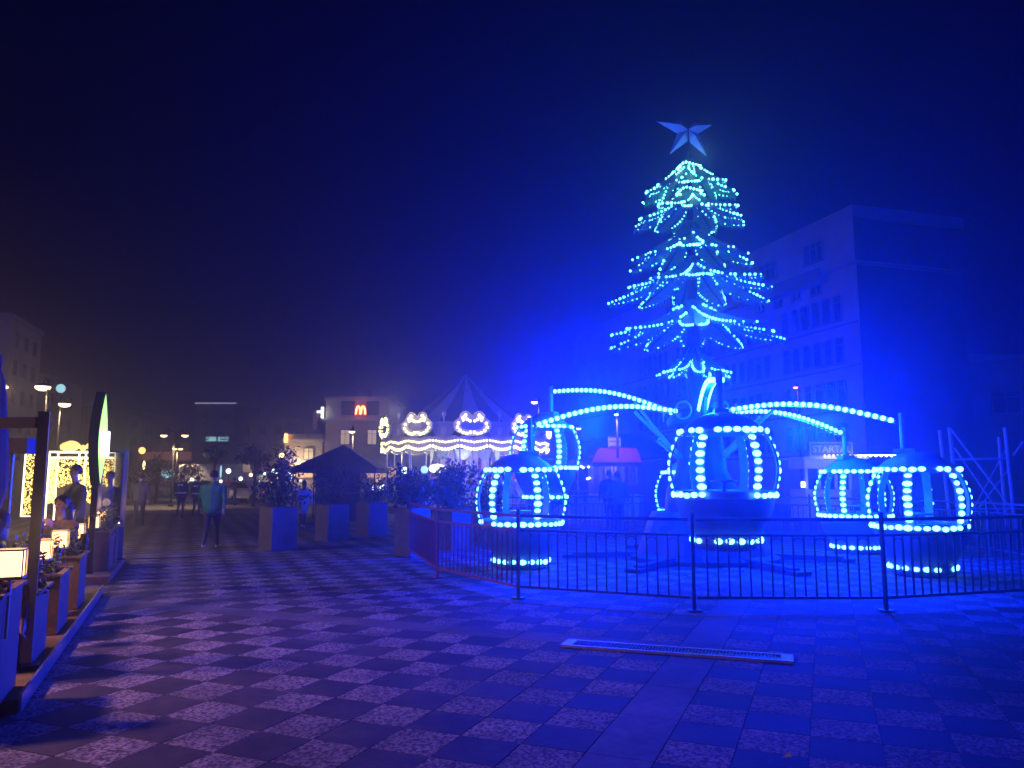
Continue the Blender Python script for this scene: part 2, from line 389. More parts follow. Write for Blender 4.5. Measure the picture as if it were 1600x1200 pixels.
def arm(lift, full):
    root = bpy.data.objects.new('arm', None); col.objects.link(root); root.parent = ride
    n = 18; pts = [arm_pt(q/n, lift) for q in range(n+1)]; vs = []
    for r, z in pts:
        vs += [(r,-.05,z-.045),(r,.05,z-.045),(r,.05,z+.045),(r,-.05,z+.045)]
    fs = [(i*4+k, (i+1)*4+k, (i+1)*4+(k+1)%4, i*4+(k+1)%4) for i in range(n) for k in range(4)] + [(0,1,2,3),(n*4+3,n*4+2,n*4+1,n*4)]
    b = MB(); b.add(vs, fs); b.build('beam', M['ride_shell'], root)
    b = MB(); b.bar((.45,0,2.0),(1.5,0,arm_pt(.32,lift)[1]-.1),.05); b.bar((.42,0,1.98),(.95,0,2.4),.09); b.build('strut', M['ride_frame'], root)
    P = [(arm_pt((q+.5)/25, lift), t) for q in range(25) for t in (-1, 1)]
    if full:
        for (r, z), t in P: link('bulb', bulb_me, root, (r, t*.062, z+.0))
    else:
        b = MB()
        for (r, z), t in P: b.ball((r, t*.062, z+.0), .046, 6, 4)
        tag(b.build('bulbs', M['led'], root, True), kind='stuff')
    return root
g_full = gondola(True); g_simple = gondola(False)
used = {True: False, False: False}
fulls = {0: True, 4: True, 5: True}
for k in range(6):
    a = R(-39+60*k); full = k in fulls; src = g_full if full else g_simple
    if used[full]:
        o = src.copy(); col.objects.link(o); o.parent = ride
        for ch in list(src.children):
            c = ch.copy(); col.objects.link(c); c.parent = o
    else: o = src; used[full] = True
    o.location = (RR*math.cos(a), RR*math.sin(a), lifts[k]); o.rotation_euler.z = a
    am = arm(lifts[k], k in (0, 4)); am.rotation_euler.z = a
    r, z = arm_pt(.62, lifts[k])
    lamp('ride_light', (r*math.cos(a), r*math.sin(a), z-.35), BLUE, RIDE_W, .25, ride)
    lamp('gondola_light', (RR*math.cos(a), RR*math.sin(a), lifts[k]+1.35), (.0,.07,1.0), 60, .08, ride)

# ------------------------------------------------------------------ barrier fence round the ride
def fence_panel(Lp, mt):
    root = empty('barrier_panel')
    H = 1.12; b = MB()
    b.build if False else None
    for z, nm, wd in ((H-.03,'top_rail',.04),(H-.22,'middle_rail',.03),(.16,'bottom_rail',.035)):
        q = MB(); q.bar((.04,0,z),(Lp-.04,0,z),wd); q.build(nm, mt, root)
    n = int((Lp-.1)/.125); q = MB(); q.box((0,0,(H-.22+.16)/2),(.019,.019,H-.22-.16-.03)); me = q.mesh('bar', mt)
    for k in range(1, n): link('bar', me, root, (.04+(Lp-.08)*k/n, 0, 0))
    st = (Lp-.08)/n; q = MB()
    for t in [PI*s/10 for s in range(10)]:
        q.bar((st/2*math.cos(t),0,st/2*math.sin(t)),(st/2*math.cos(t+PI/10),0,st/2*math.sin(t+PI/10)),.012)
    me = q.mesh('arch', mt)
    for k in range(1, n, 2): link('arch', me, root, (.04+st*(k+.5), 0, H-.22-.10))
    q = MB(); q.box((0,0,H/2+.03),(.04,.04,H+.06)); q.box((0,0,.015),(.16,.16,.012)); q.build('post', mt, root)
    return root
pts = [gp(640,872), gp(683,905), gp(810,937), gp(1085,957), gp(1385,957)]
cen = Vector((3.75, 15.6, 0)); rad = 6.15
last = math.atan2(pts[-1].y-cen.y, pts[-1].x-cen.x); first = math.atan2(pts[0].y-cen.y, pts[0].x-cen.x)
a = last
step = 2*math.asin(2.35/2/rad); n = 0
while True:
    a += step; n += 1
    if a > first % (2*PI) - step*.4 if first > 0 else a > first+2*PI-step*.4: break
    pts.append(cen+Vector((math.cos(a), math.sin(a), 0))*rad)
FG = 'barrier panels round the ride'
lab = {0:'short red barrier panel at the left end of the ride fence', 1:'red barrier panel with sloping rails left of the nearest left gondola',
       2:'dark barrier panel in front of the lower left gondola', 3:'dark barrier panel in front of the raised middle gondola',
       4:'dark barrier panel in front of the right gondola'}
farn = 0
for k in range(len(pts)):
    p, q = pts[k], pts[(k+1) % len(pts)]
    if (p.y > 16.5 or p.x > 9.5) and k > 4: pass
    Lp = (q-p).length
    f = fence_panel(Lp, M['red_fence'] if k < 2 else M['fence']); f.location = (p.x, p.y, .014); f.rotation_euler.z = math.atan2(q.y-p.y, q.x-p.x)
    if k in lab: tag(f, lab[k], 'barrier', FG)
    else:
        m = (p+q)/2
        if m.y < 13.5: lb = 'dark barrier panel right of the rightmost gondola' if m.x < 8.2 else 'dark barrier panel at the right edge of the ride enclosure'
        elif m.y < 17: lb = 'dark barrier panel at the far right corner of the ride beside the scaffold' if m.x > 0 else 'dark barrier panel side on behind the red ones'
        else:
            order = ['behind the rightmost gondola','in front of the white lettered kiosk','right of the far middle gondola','behind the far middle gondola','in front of the two standing adults','in front of the white picket railing','behind the raised left gondola','left of the raised left gondola near the carousel','at the back left corner']
            fi = farn; farn += 1; lb = 'far barrier panel '+order[min(fi, 8)]
        tag(f, lb, 'barrier', FG)

# ------------------------------------------------------------------ metal christmas tree
TD = 27.0; tx = wp(1080, 400, TD).x
tree = empty('christmas_tree', (tx, TD, 0)); tag(tree, 'tall tiered metal christmas tree dotted with teal bulbs behind the ride', 'christmas tree')
b = MB(); b.tube([(0,0,0),(0,0,5),(0,0,13.6)], [.32,.26,.08], 12); b.lathe([(0,.5),(1.1,.5),(1.2,.05),(1.2,0)], 16); b.build('trunk', M['dark_metal'], tree, True)
tiers = [(13.25,1.85,1.30,10),(12.15,2.15,1.15,10),(10.9,2.35,1.45,10),(9.6,3.0,1.30,10),(8.0,3.4,1.35,10),(6.4,1.35,1.05,10)]
for ti, (z0, Rr, drop, nb) in enumerate(tiers):
    for k in range(nb):
        a = 2*PI*(k+.25*(ti%2)+.15)/nb; n = (13,14,15,18,20,10)[ti]; vs = []; fs = []; bul = []
        rr_ = Rr*random.uniform(.93,1.06)*(.86 if k%2 else 1); dd = drop*random.uniform(.98,1.16)
        wmax = (.46,.48,.42,.46,.50,.2)[ti]
        ca, sa = math.cos(a), math.sin(a)
        def P(r, t, z): return (r*ca-t*sa, r*sa+t*ca, z)
        for q in range(n+1):
            s = q/n; r = .15+s*(rr_-.15); z = z0-dd*(s**.72)+.04*s**3; wv = wmax*math.sin(PI*(.12+.86*s))**.7
            th = .10+.16*math.sin(PI*s)
            vs += [P(r,0,z), P(r+.02,wv,z-th), P(r+.02,-wv,z-th)]
            if q < n:   # teeth hanging from each edge
                s2 = (q+.5)/n; r2 = .15+s2*(rr_-.15); z2 = z0-dd*(s2**.75)+.35*s2**3
            bul.append((r, wv, z, th))
        for q in range(n):
            i = q*3; fs += [(i,i+3,i+4,i+1),(i,i+2,i+5,i+3)]
        nbv = len(vs)
        for q in range(n):
            for side in (1, 2):
                i = q*3+side; A = Vector(vs[i]); Bv = Vector(vs[i+3]); tip = (A+Bv)/2+Vector((ca*.08, sa*.08, -.17))
                vs.append(tuple(tip)); fs.append((i, i+3, len(vs)-1))
        mb = MB(); mb.add(vs, fs); o = mb.build('branch', M['tree_blade'], tree)
        # thin stiffening rod gives the sheet branch its depth
        lt = MB()
        for q, (r, wv, z, th) in enumerate(bul):
            if q < 3: continue
            if random.random() < (.80 if ti != 2 else .5): lt.ball(P(r+.02, wv*.95, z-th+.05), random.uniform(.030,.058), 6, 4)
            if random.random() < (.80 if ti != 2 else .5): lt.ball(P(r+.02, -wv*.95, z-th+.05), random.uniform(.030,.058), 6, 4)
            if ti in (0,1,4) and q < 5 and random.random() < .8: lt.ball(P(r, 0, z+.04), .05, 6, 4)
            if ti == 0 and q < 8: lt.ball(P(r, wv*.4, z-.01), .035, 6, 4)
        if lt.v: tag(lt.build('light_string', M['tree_led'] if ti < 3 else M['tree_led_blue'], o, True), kind='stuff')
        rb = MB(); rb.tube([P(.1,0,z0-.1)]+[P(r,0,z-.05) for r,_,z,_ in bul[::3]], .03, 5); rb.build('rod', M['dark_metal'], o)
for z, r in ((13.0,.42),(12.05,.45)):
    lt = MB()
    for q in range(22): lt.ball((r*math.cos(q/22*2*PI), r*math.sin(q/22*2*PI), z-.12*abs(math.sin(q/22*PI*3))), .05, 6, 4)
    o = lt.build('light_ring', M['tree_led'], tree, True)
lamp('tree_top_light', (0,-1.9,12.7), (.35,1,.8), 20, .3, tree); lamp('tree_light', (0,-2.2,7.2), (.12,.7,1), 32, .3, tree)
star = empty('star_topper', (tx, TD-.1, 14.35)); tag(star, 'pale faceted metal star on top of the christmas tree', 'star')
b = MB(); b.tube([(0,0,-.9),(0,0,0)], .04, 6); b.build('spike', M['dark_metal'], star)
for tipx, tipz in ((-1.18,.32),(.90,.18),(-.72,-.97),(.66,-1.05)):
    t = Vector((tipx,0,tipz)); side = Vector((-t.z,0,t.x)).normalized()*.24; m_ = t*.28
    b = MB(); b.add([(0,-.0,0), m_+side+Vector((0,.03,0)), t, m_-side+Vector((0,.03,0)), m_+Vector((0,-.22,0)), m_+Vector((0,.2,0))],
        [(0,1,4),(1,2,4),(2,3,4),(3,0,4),(0,5,1),(1,5,2),(2,5,3),(3,5,0)]); b.build('point', M['star'], star)

# ------------------------------------------------------------------ buildings
def building(label, cat, org, ang, wd, dp, h, wallm, group=None, parapet=.5, name='building'):
    root = empty(name, (org[0], org[1], 0), ang); tag(root, label, cat, group)
    b = MB(); b.box((wd/2, dp/2, h/2), (wd, dp, h)); b.build('wall', wallm, root)
    b = MB(); t = .25
    b.box((wd/2, -.1+.0, h+parapet/2-.01), (wd+.4, t, parapet)); b.box((wd/2, dp+.1, h+parapet/2-.01), (wd+.4, t, parapet))
    b.box((-.1, dp/2, h+parapet/2-.01), (t, dp-.08, parapet-.01)); b.box((wd+.1, dp/2, h+parapet/2-.01), (t, dp-.08, parapet-.01)); b.build('parapet', wallm, root)
    root['wd'] = wd; root['dp'] = dp
    return root
win_cache = {}
def window(root, face, s, z, ww, hh, lit=None, mull=1):
    key = (round(ww,2), round(hh,2), lit, mull)
    if key not in win_cache:
        b = MB(); t = .07
        for x in (-ww/2, ww/2): b.box((x, -.02, 0), (t, .14, hh+t))
        for zz in (-hh/2, hh/2): b.box((0, -.02, zz), (ww-t, .13, t))
        for k in range(1, mull+1): b.box((-ww/2+ww*k/(mull+1), -.02, 0), (.05, .1, hh-t))
        b.box((0, -.02, hh*.22), (ww-t, .09, .05))
        b.box((0, -.07, -hh/2-.07), (ww+.2, .22, .06))
        q = MB(); q.box((0, .0, 0), (ww-.06, .04, hh-.06))
        win_cache[key] = (b.mesh('window', M['winframe']), q.mesh('pane', lit or M['pane']))
    f, p = win_cache[key]; wd, dp = root['wd'], root['dp']
    o = link('window', f, root)
    if face == 'F': o.location = (s, -.03, z)
    elif face == 'L': o.location = (-.03, s, z); o.rotation_euler.z = -PI/2
    else: o.location = (wd+.03, s, z); o.rotation_euler.z = PI/2
    link('pane', p, o); return o
# big building behind the christmas tree
C = Vector((19.6, 42.6)); dv = Vector((.29, -.957)); Lf = 50.; F0 = C-dv*Lf*.85
bR = building('large pale six storey block rising behind the christmas tree', 'building', F0, math.atan2(dv.y, dv.x), Lf, 9, 18.9, M['bldg_grey'], parapet=1.1)
bR.scale = (.85,.85,.86)
b = MB(); b.box((Lf/2+.3, 4.1, 17.45), (Lf+.7, 9.5, 2.86)); b.build('top_storey', M['bldg_grey'], bR)
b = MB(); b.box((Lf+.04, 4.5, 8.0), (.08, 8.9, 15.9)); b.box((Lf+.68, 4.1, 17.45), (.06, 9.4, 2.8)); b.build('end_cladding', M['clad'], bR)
b = MB(); b.box((Lf-7.2, -.6, 15.5), (9.5, .9, .18)); b.box((Lf-7.2, -1.0, 15.95), (9.5, .08, .75)); b.build('balcony', M['bldg_mid'], bR)
for t in (3.3, 8.6, 14., 19., 24.):
    o = window(bR, 'F', Lf-t, 17.6, 2.0, 1.35, None, 2); o.location.y = -.69
for t in (4.0, 6.2, 8.4, 10.6): window(bR, 'F', Lf-t, 15.6, 1.1, 1.5, None, 1)
for zr in (13.6, 10.7, 7.8, 4.9):
    t = 1.9
    for g_ in range(4):
        for k in range(6):
            if t < Lf-2: window(bR, 'F', Lf-t, zr-.2, .78, 1.7, None, 0)
            t += 1.15
        t += 1.3
    b = MB(); b.box((Lf/2, -.035, zr-1.45), (Lf-.1, .09, .14)); b.build('string_course', M['bldg_mid'], bR)
# low building at right edge
bS = building('dim low flat roofed block at the right edge of the square', 'building', (24.5, 47), R(-8), 26, 10, 8.6, M['bldg_mid'])
for k in range(7): window(bS, 'F', 2+k*3.4, 6.2, 1.6, 1.4, None, 1)
# left buildings
bL = building('tall grey apartment block at the far left edge', 'building', (-53.7*.7, 81*.7), R(106.8), 11, 12, 19, M['bldg_grey']); bL.scale = (.7,.7,.715)
for zr in (17, 14, 11, 8, 5):
    for s_ in (2.0, 5.2, 8.4): window(bL, 'F', s_, zr, 1.1, 1.5, None, 1)
    for s_ in (2.5, 6.0, 9.5): window(bL, 'L', s_, zr, 2.2, 1.4, None, 2)
    b = MB(); b.box((-.5, 6.0, zr-1.25), (.9, 8.5, .2)); b.box((-.95, 6, zr-.8), (.06, 8.5, .7)); b.build('balcony', M['bldg_grey'], bL)
b2 = building('narrow grey block beside the tall left apartment block', 'building', (-57.5*.7, 94*.7), R(100), 12, 12, 14.2, M['bldg_mid']); b2.scale = (.7,.7,.715)
for zr in (12, 9, 6):
    for s_ in (2, 5, 8): window(b2, 'F', s_, zr, 1.1, 1.4, None, 1)
specs = [ # px left, px right, y top, depth, label, material
 (100,180,640,118,'low dark block behind the golden gift decoration',M['bldg_brown']),
 (182,222,648,122,'dim narrow block between the glowing leaf sign and street lamps',M['bldg_mid']),
 (221,303,656,108,'dark shop building with orange lit storefront behind the street lamps',M['bldg_brown']),
 (306,370,634,112,'taller dark block with white lit roof edge and two cool lit windows',M['bldg_brown']),
 (373,448,656,116,'wide dark block left of the fast food restaurant',M['bldg_mid'])]
for i, (xa, xb, yt, d, lb, mm) in enumerate(specs):
    A = wp(xa, yt, d); Bp = wp(xb, yt, d); wd = Bp.x-A.x; h = A.z
    bb = building(lb, 'building', (A.x, d), 0, wd, 10, h, mm, name='building')
    nw = max(2, int(wd/2.3))
    nf = int((h-4)/2.7)
    for r_ in range(nf):
        for k in range(nw):
            window(bb, 'F', wd*(k+.5)/nw, h-1.6-2.7*r_, 1.2, 1.3, None, 1)
    if i == 3:
        b = MB(); b.box((wd/2,-.35,h+.35),(wd,.12,.16)); b.build('roof_light', emat('roof_edge_glow',(.75,.72,1.0),.7,False), bb)
        for px in (330, 349): window(bb, 'F', wp(px,686,d).x-A.x, wp(px,686,d).z, 1.6, .7, M['shop_cool'], 0)
    if i == 2:
        b = MB(); b.box((wd/2,-.1,4.75),(wd-.2,.2,1.1)); b.build('storefront_sign', mat('orange_lit_fascia',(.5,.25,.12),None,3,.6,emit=(1,.35,.15),estr=.20), bb)
        b = MB(); b.box((wd/2,-.08,2.2),(wd-.4,.16,2.6)); b.build('shop_window', mat('dim_shop_glass',(.2,.12,.1),None,.8,.4,emit=(1,.4,.25),estr=.10), bb)
    if i == 4:
        for k in range(6):
            b = MB(); b.box((wd*(k+.5)/6,-.08,3.4),(wd/6-.3,.16,1.5)); b.build('shop_window', mat('reddish_shop_glass',(.2,.1,.1),None,.8,.4,emit=(1,.25,.2),estr=.16), bb)
# fast food restaurant
D = 70.
A = wp(506,745,D); Bp = wp(606,745,D); hz = wp(550,624,D).z
rs = building('cream two storey fast food restaurant with glowing yellow M sign', 'restaurant', (A.x, D), 0, Bp.x-A.x, 9, hz, M['cream'], parapet=.25, name='restaurant')
def lx(px): return wp(px,660,D).x-A.x
def lz(py): return wp(550,py,D).z
b = MB(); b.box(((lx(446)+lx(505))/2, 4, lz(678)/2), (lx(505)-lx(446), 8, lz(678))); b.build('side_wing', M['cream'], rs)
b = MB(); b.box(((lx(446)+lx(505))/2, -.08, lz(688)), (lx(505)-lx(446)+.3, .3, .25)); b.box(((lx(506)+lx(606))/2, -.1, lz(655)), (lx(606)-lx(506)+.3, .3, .25)); b.build('cornice', M['white'], rs)
for (xa, xb) in ((533,554),(573,592)):
    b = MB(); b.box(((lx(xa)+lx(xb))/2, -.06, lz(638)), (lx(xb)-lx(xa), .12, lz(627)-lz(649))); b.build('dark_panel', M['black'], rs)
b = MB(); b.box((lx(563.7), -.08, lz(641)), (1.12, .16, 1.25)); b.build('sign_board', M['red_panel'], rs)
b = MB()
for s_ in (-1, 1):
    pts_ = [(lx(563.7)+s_*.22+.2*math.cos(t), -.2, lz(647.5)+.72*math.sin(t)) for t in [PI*q/12 for q in range(13)]]
    b.tube(pts_, .085, 6)
b.build('m_logo', M['yellow_m'], rs)
lamp('sign_light', (lx(563), -.8, lz(641)), (1,.3,.1), 30, .3, rs)
b = MB(); b.box((lx(558), 3, hz+.9), (1.2, .8, .6)); b.tube([(lx(554),3,hz),(lx(554),3,hz+.7)],.04); b.tube([(lx(562),3,hz),(lx(562),3,hz+.7)],.04); b.build('roof_sign', M['white'], rs)
for px, py, lit in ((540,683,M['pane_warm']),(582,683,M['pane_warm'])): window(rs, 'F', lx(px), lz(py), .85, 1.35, lit, 1)
window(rs, 'F', lx(484), lz(709), .85, 1.0, M['pane_warm'], 1)
b = MB(); b.box((lx(475), -.1, lz(738)), (1.9, .14, .95)); b.build('lit_entrance', M['shop'], rs)
b = MB(); b.box((lx(592), -.1, lz(738)), (3.3, .14, .9)); b.build('shop_window', M['shop'], rs)
b = MB(); b.box((lx(449), -.3, lz(685)), (.22, .3, .8)); b.build('neon_sign', M['yellow_m'], rs)
b = MB(); b.box((lx(505), -.4, lz(645)), (.18, .4, 1.0)); b.box((lx(500), -.4, lz(644)), (.4,.2,.2)); b.build('white_neon_sign', M['white_face'], rs)
b = MB(); b.box((lx(494), -.35, lz(657)), (.42, .08, 1.7)); b.build('banner', mat('pink_banner',(.5,.25,.25),None,4,.7), rs)
lamp('wall_light', (lx(470), -1.2, lz(725)), (1,.7,.4), 260, .2, rs)

# ------------------------------------------------------------------ carousel
CD = 38.; ccx = wp(727,700,CD).x
ca_ = empty('carousel', (ccx, CD, 0)); tag(ca_, 'horse carousel with peaked striped roof and brightly bulbed crest panels', 'carousel')
RCAR = 4.0
b = MB(); b.lathe([(0,.35),(RCAR,.35),(RCAR,.1),(RCAR+.05,0)], 40); b.build('platform', M['wood'], ca_)
zr, zt = wp(727,668,34).z, wp(722,586,CD).z
for k in range(20):
    a0_, a1_ = 2*PI*k/20, 2*PI*(k+1)/20
    vs = []; n = 5
    for q in range(n+1):
        s = q/n; r = (1-s)*(RCAR-.05)+.05*s; z = zr+(zt-zr)*(s**1.25)
        for a in (a0_, a1_):
            vs.append((r*math.cos(a), r*math.sin(a), z))
    m_ = len(vs); vs += [(x, y, z-.03) for x, y, z in vs]
    fs = [(q*2,q*2+1,q*2+3,q*2+2) for q in range(n)]+[(m_+q*2,m_+q*2+2,m_+q*2+3,m_+q*2+1) for q in range(n)]
    b = MB(); b.add(vs, fs); b.build('roof_panel', M['pale_canvas'] if k%2 else M['lilac'], ca_)
M['crest'] = mat('crest_board', (.42,.36,.30), (.3,.25,.22), 6, .5); M['mirror'] = mat('mirror_panel', (.5,.55,.6), None, 2, .12, .8)
M['gilt'] = mat('gilt_trim', (.7,.62,.45), None, 8, .35, .3)
def crest_outline():
    half = [(0,.86),(.12,.98),(.28,1.08),(.46,1.06),(.60,.94),(.64,.76),(.80,.66),(.95,.52),(.94,.30),(.80,.10),(.5,-.02),(.2,-.08)]
    return half + [(-x, z) for x, z in half[::-1] if x > 0]
def ring_ob(out, r, name, m, parent, y=-.06):
    q = MB(); q.tube([(x, y, z) for x, z in out+out[:1]], r, 5, False); return q.build(name, m, parent)
zc = wp(663,678,34.2).z
for k in range(10):
    aa = R(-90)+math.asin(max(-1, min(1, (663-727)/135)))+2*PI*k/10
    cr = bpy.data.objects.new('crest_panel', None); col.objects.link(cr); cr.parent = ca_
    cr.location = ((RCAR+.06)*math.cos(aa), (RCAR+.06)*math.sin(aa), zc); cr.rotation_euler.z = aa+PI/2
    out = [(x*.88, z*.92) for x, z in crest_outline()]
    b = MB(); b.prism(out, -.03, .03); b.build('board', M['crest'], cr)
    ring_ob(out, .022, 'trim', M['gilt'], cr)
    b = MB(); b.prism([(x*.52, z*.45+.2) for x, z in crest_outline()], -.05, -.031); b.build('mirror', M['mirror'], cr)
    lt = MB()
    for x, z in [(-.30,.82),(-.42,.70),(-.40,.60),(-.22,.62),(-.1,.56),(.1,.56),(.22,.62),(.40,.60),(.42,.70),(.30,.82),(-.62,.46),(.62,.46),(-.66,.28),(.66,.28),(-.55,.14),(.55,.14),(-.4,.04),(.4,.04),(-.24,.0),(.24,.0),(-.09,.06),(.09,.06),(-.34,.76),(.34,.76)]:
        lt.ball((x, -.1, z), .062, 8, 5)
    tag(lt.build('light_bulbs', M['white_led'], cr, True), kind='stuff')
    # in-between panel with finial
    a2 = aa+R(18); fp = bpy.data.objects.new('finial_panel', None); col.objects.link(fp); fp.parent = ca_
    fp.location = (RCAR*math.cos(a2), RCAR*math.sin(a2), zc-.05); fp.rotation_euler.z = a2+PI/2
    b = MB(); b.prism([(-.55,.55),(-.2,.62),(0,.58),(.2,.62),(.55,.55),(.6,.3),(.35,.0),(.1,-.12),(-.1,-.12),(-.35,0),(-.6,.3)], -.03, .03); b.build('board', M['crest'], fp)
    b = MB(); b.tube([(0,0,.55),(0,0,.8)], .03, 6); b.ball((0,0,.95), .12, 8, 6, (1,.4,1.2)); b.build('finial', M['gilt'], fp)
    b = MB(); b.ball((0,-.03,.2), .12, 8, 6, (1,.3,1.5)); b.build('medallion', M['gilt'], fp)
# rounding boards with wavy lights
zb = wp(727,697,34).z
for k in range(20):
    a = R(-90)+2*PI*(k+.5)/20; wd = 2*RCAR*math.tan(PI/20)
    rb = bpy.data.objects.new('rounding_board', None); col.objects.link(rb); rb.parent = ca_
    rb.location = (RCAR*math.cos(a), RCAR*math.sin(a), zb); rb.rotation_euler.z = a+PI/2
    out = [(-wd/2,.0),(-wd*.3,-.14),(0,-.2),(wd*.3,-.14),(wd/2,0),(wd/2,.42),(wd*.28,.50),(0,.38),(-wd*.28,.50),(-wd/2,.42)]
    b = MB(); b.prism(out, -.025, .025); b.build('board', M['crest'], rb)
    lt = MB()
    for q in range(9):
        s = (q-4)/4.5; lt.ball((s*wd/2, -.07, .02-.17*math.cos(s*PI/2)), .055, 6, 4); lt.ball((s*wd/2, -.07, .05-.17*math.cos(s*PI/2)), .05, 6, 4)
        lt.ball((s*wd/2, -.07, .17+.10*abs(s)), .048, 6, 4)
    tag(lt.build('light_bulbs', M['white_led'], rb, True), kind='stuff')
    b = MB(); b.tube([((RCAR-.15)*math.cos(a+.157),(RCAR-.15)*math.sin(a+.157),.35),((RCAR-.15)*math.cos(a+.157),(RCAR-.15)*math.sin(a+.157),zb)], .035, 8)
    if k % 2: b.build('pole', M['white'], ca_)
b = MB(); b.lathe([(0,zb+.02),(RCAR-.1,zb+.02),(RCAR-.1,zb+.06),(0,zb+.06)], 40); b.build('ceiling', M['white'], ca_)
for k in range(10):
    a = 2*PI*(k+.5)/10; rr = 1.25; wd = 2*rr*math.tan(PI/10)
    b = MB(); b.box((rr*math.cos(a), rr*math.sin(a), (zb+.3)/2+.05), (.06, wd-.02, zb-.45), rz=a); cpn = b.build('centre_panel', M['white'], ca_)
    b = MB(); b.box(((rr+.05)*math.cos(a), (rr+.05)*math.sin(a), 1.5), (.03, .16, 2.2), rz=a); b.build('stripe', M['purple'], cpn)
    b = MB(); b.prism([(wd*.48*math.cos(t), -.5*math.sin(t)) for t in [PI*q/10 for q in range(11)]], -.02, .02)
    o = b.build('scallop', mat('scallop_cloth',(.6,.75,.7)), cpn); o.location = ((rr+.4)*math.cos(a), (rr+.4)*math.sin(a), zb-.05); o.rotation_euler.z = a+PI/2
for k in range(5):
    a = R(-90)+2*PI*k/5; lamp('carousel_light', (2.6*math.cos(a), 2.6*math.sin(a), zb-.4), (1,.88,.55), 45, .15, ca_)
lamp('carousel_crest_light', (-2.8, -4.7, zb+1.5), (1,.85,.5), 55, .3, ca_)

# ------------------------------------------------------------------ capsule-built figures fused into one skin
def fuse(caps, voxel, mats, name):
    """caps: list of (p, q, rp, rq, material index, flatten(y scale) ) -> one continuous mesh"""
    b = MB()
    for (p, q, rp, rq, mi) in caps:
        p, q = Vector(p), Vector(q); d = q-p
        if d.length < 1e-4: b.ball(p, rp, 14, 10); continue
        n = 4; pts_ = [p-d.normalized()*rp*.85, p-d.normalized()*rp*.5]+[p+d*s/n for s in range(n+1)]+[q+d.normalized()*rq*.5, q+d.normalized()*rq*.85]
        rr = [rp*.5, rp*.86]+[rp+(rq-rp)*s/n for s in range(n+1)]+[rq*.86, rq*.5]
        b.tube(pts_, rr, 12)
    me = b.mesh('tmp', mats[0]); o = bpy.data.objects.new('tmp', me); col.objects.link(o)
    m = o.modifiers.new('r', 'REMESH'); m.mode = 'VOXEL'; m.voxel_size = voxel
    s = o.modifiers.new('s', 'SMOOTH'); s.factor = .5; s.iterations = 3
    dg = bpy.context.evaluated_depsgraph_get(); ev = o.evaluated_get(dg); out = bpy.data.meshes.new_from_object(ev); out.name = name
    bpy.data.objects.remove(o)
    out.materials.clear()
    for mt in mats: out.materials.append(mt)
    n = len(out.polygons); c = np.empty(n*3); out.polygons.foreach_get('center', c); c = c.reshape(-1, 3)
    best = np.full(n, 1e9); idx = np.zeros(n, int)
    for (p, q, rp, rq, mi) in caps:
        p = np.array(p, float); q = np.array(q, float); d = q-p; L2 = max(d@d, 1e-9)
        t = np.clip(((c-p)@d)/L2, 0, 1); dist = np.linalg.norm(c-(p+t[:,None]*d), axis=1)-(rp+(rq-rp)*t)
        w_ = dist < best; best[w_] = dist[w_]; idx[w_] = mi
    out.polygons.foreach_set('material_index', idx.astype(np.int32)); out.polygons.foreach_set('use_smooth', np.ones(n, bool)); out.update()
    return out
def hand(caps, wrist, dirn, side, s, mi=0):
    wrist = Vector(wrist); d = Vector(dirn).normalized(); sd = Vector((0,1,0)) if abs(d.y) < .7 else Vector((0,0,1))
    sd = (sd - d*sd.dot(d)).normalized(); palm = wrist+d*.075*s
    caps.append((wrist, palm, .026*s, .030*s, mi)); caps.append((wrist+sd*.012, palm+sd*.022*s, .024*s, .026*s, mi)); caps.append((wrist-sd*.012, palm-sd*.022*s, .024*s, .024*s, mi))
    cross = d.cross(sd).normalized()*side
    for k, ln in enumerate((.072,.082,.076,.060)):
        o_ = sd*(.036-.024*k)*s; m_ = palm+o_*1.15+d*(ln*.5)*s; caps.append((palm+o_, m_, .0125*s, .0115*s, mi)); caps.append((m_, m_+(d*.8+cross*.6).normalized()*ln*.5*s, .0115*s, .010*s, mi))
    th = wrist+d*.03*s+sd*.03*s; caps.append((th, th+(sd*.8+d*.6)*.035*s, .014*s, .012*s, mi)); caps.append((th+(sd*.8+d*.6)*.035*s, th+(sd*.5+d*.9)*.065*s, .012*s, .010*s, mi))
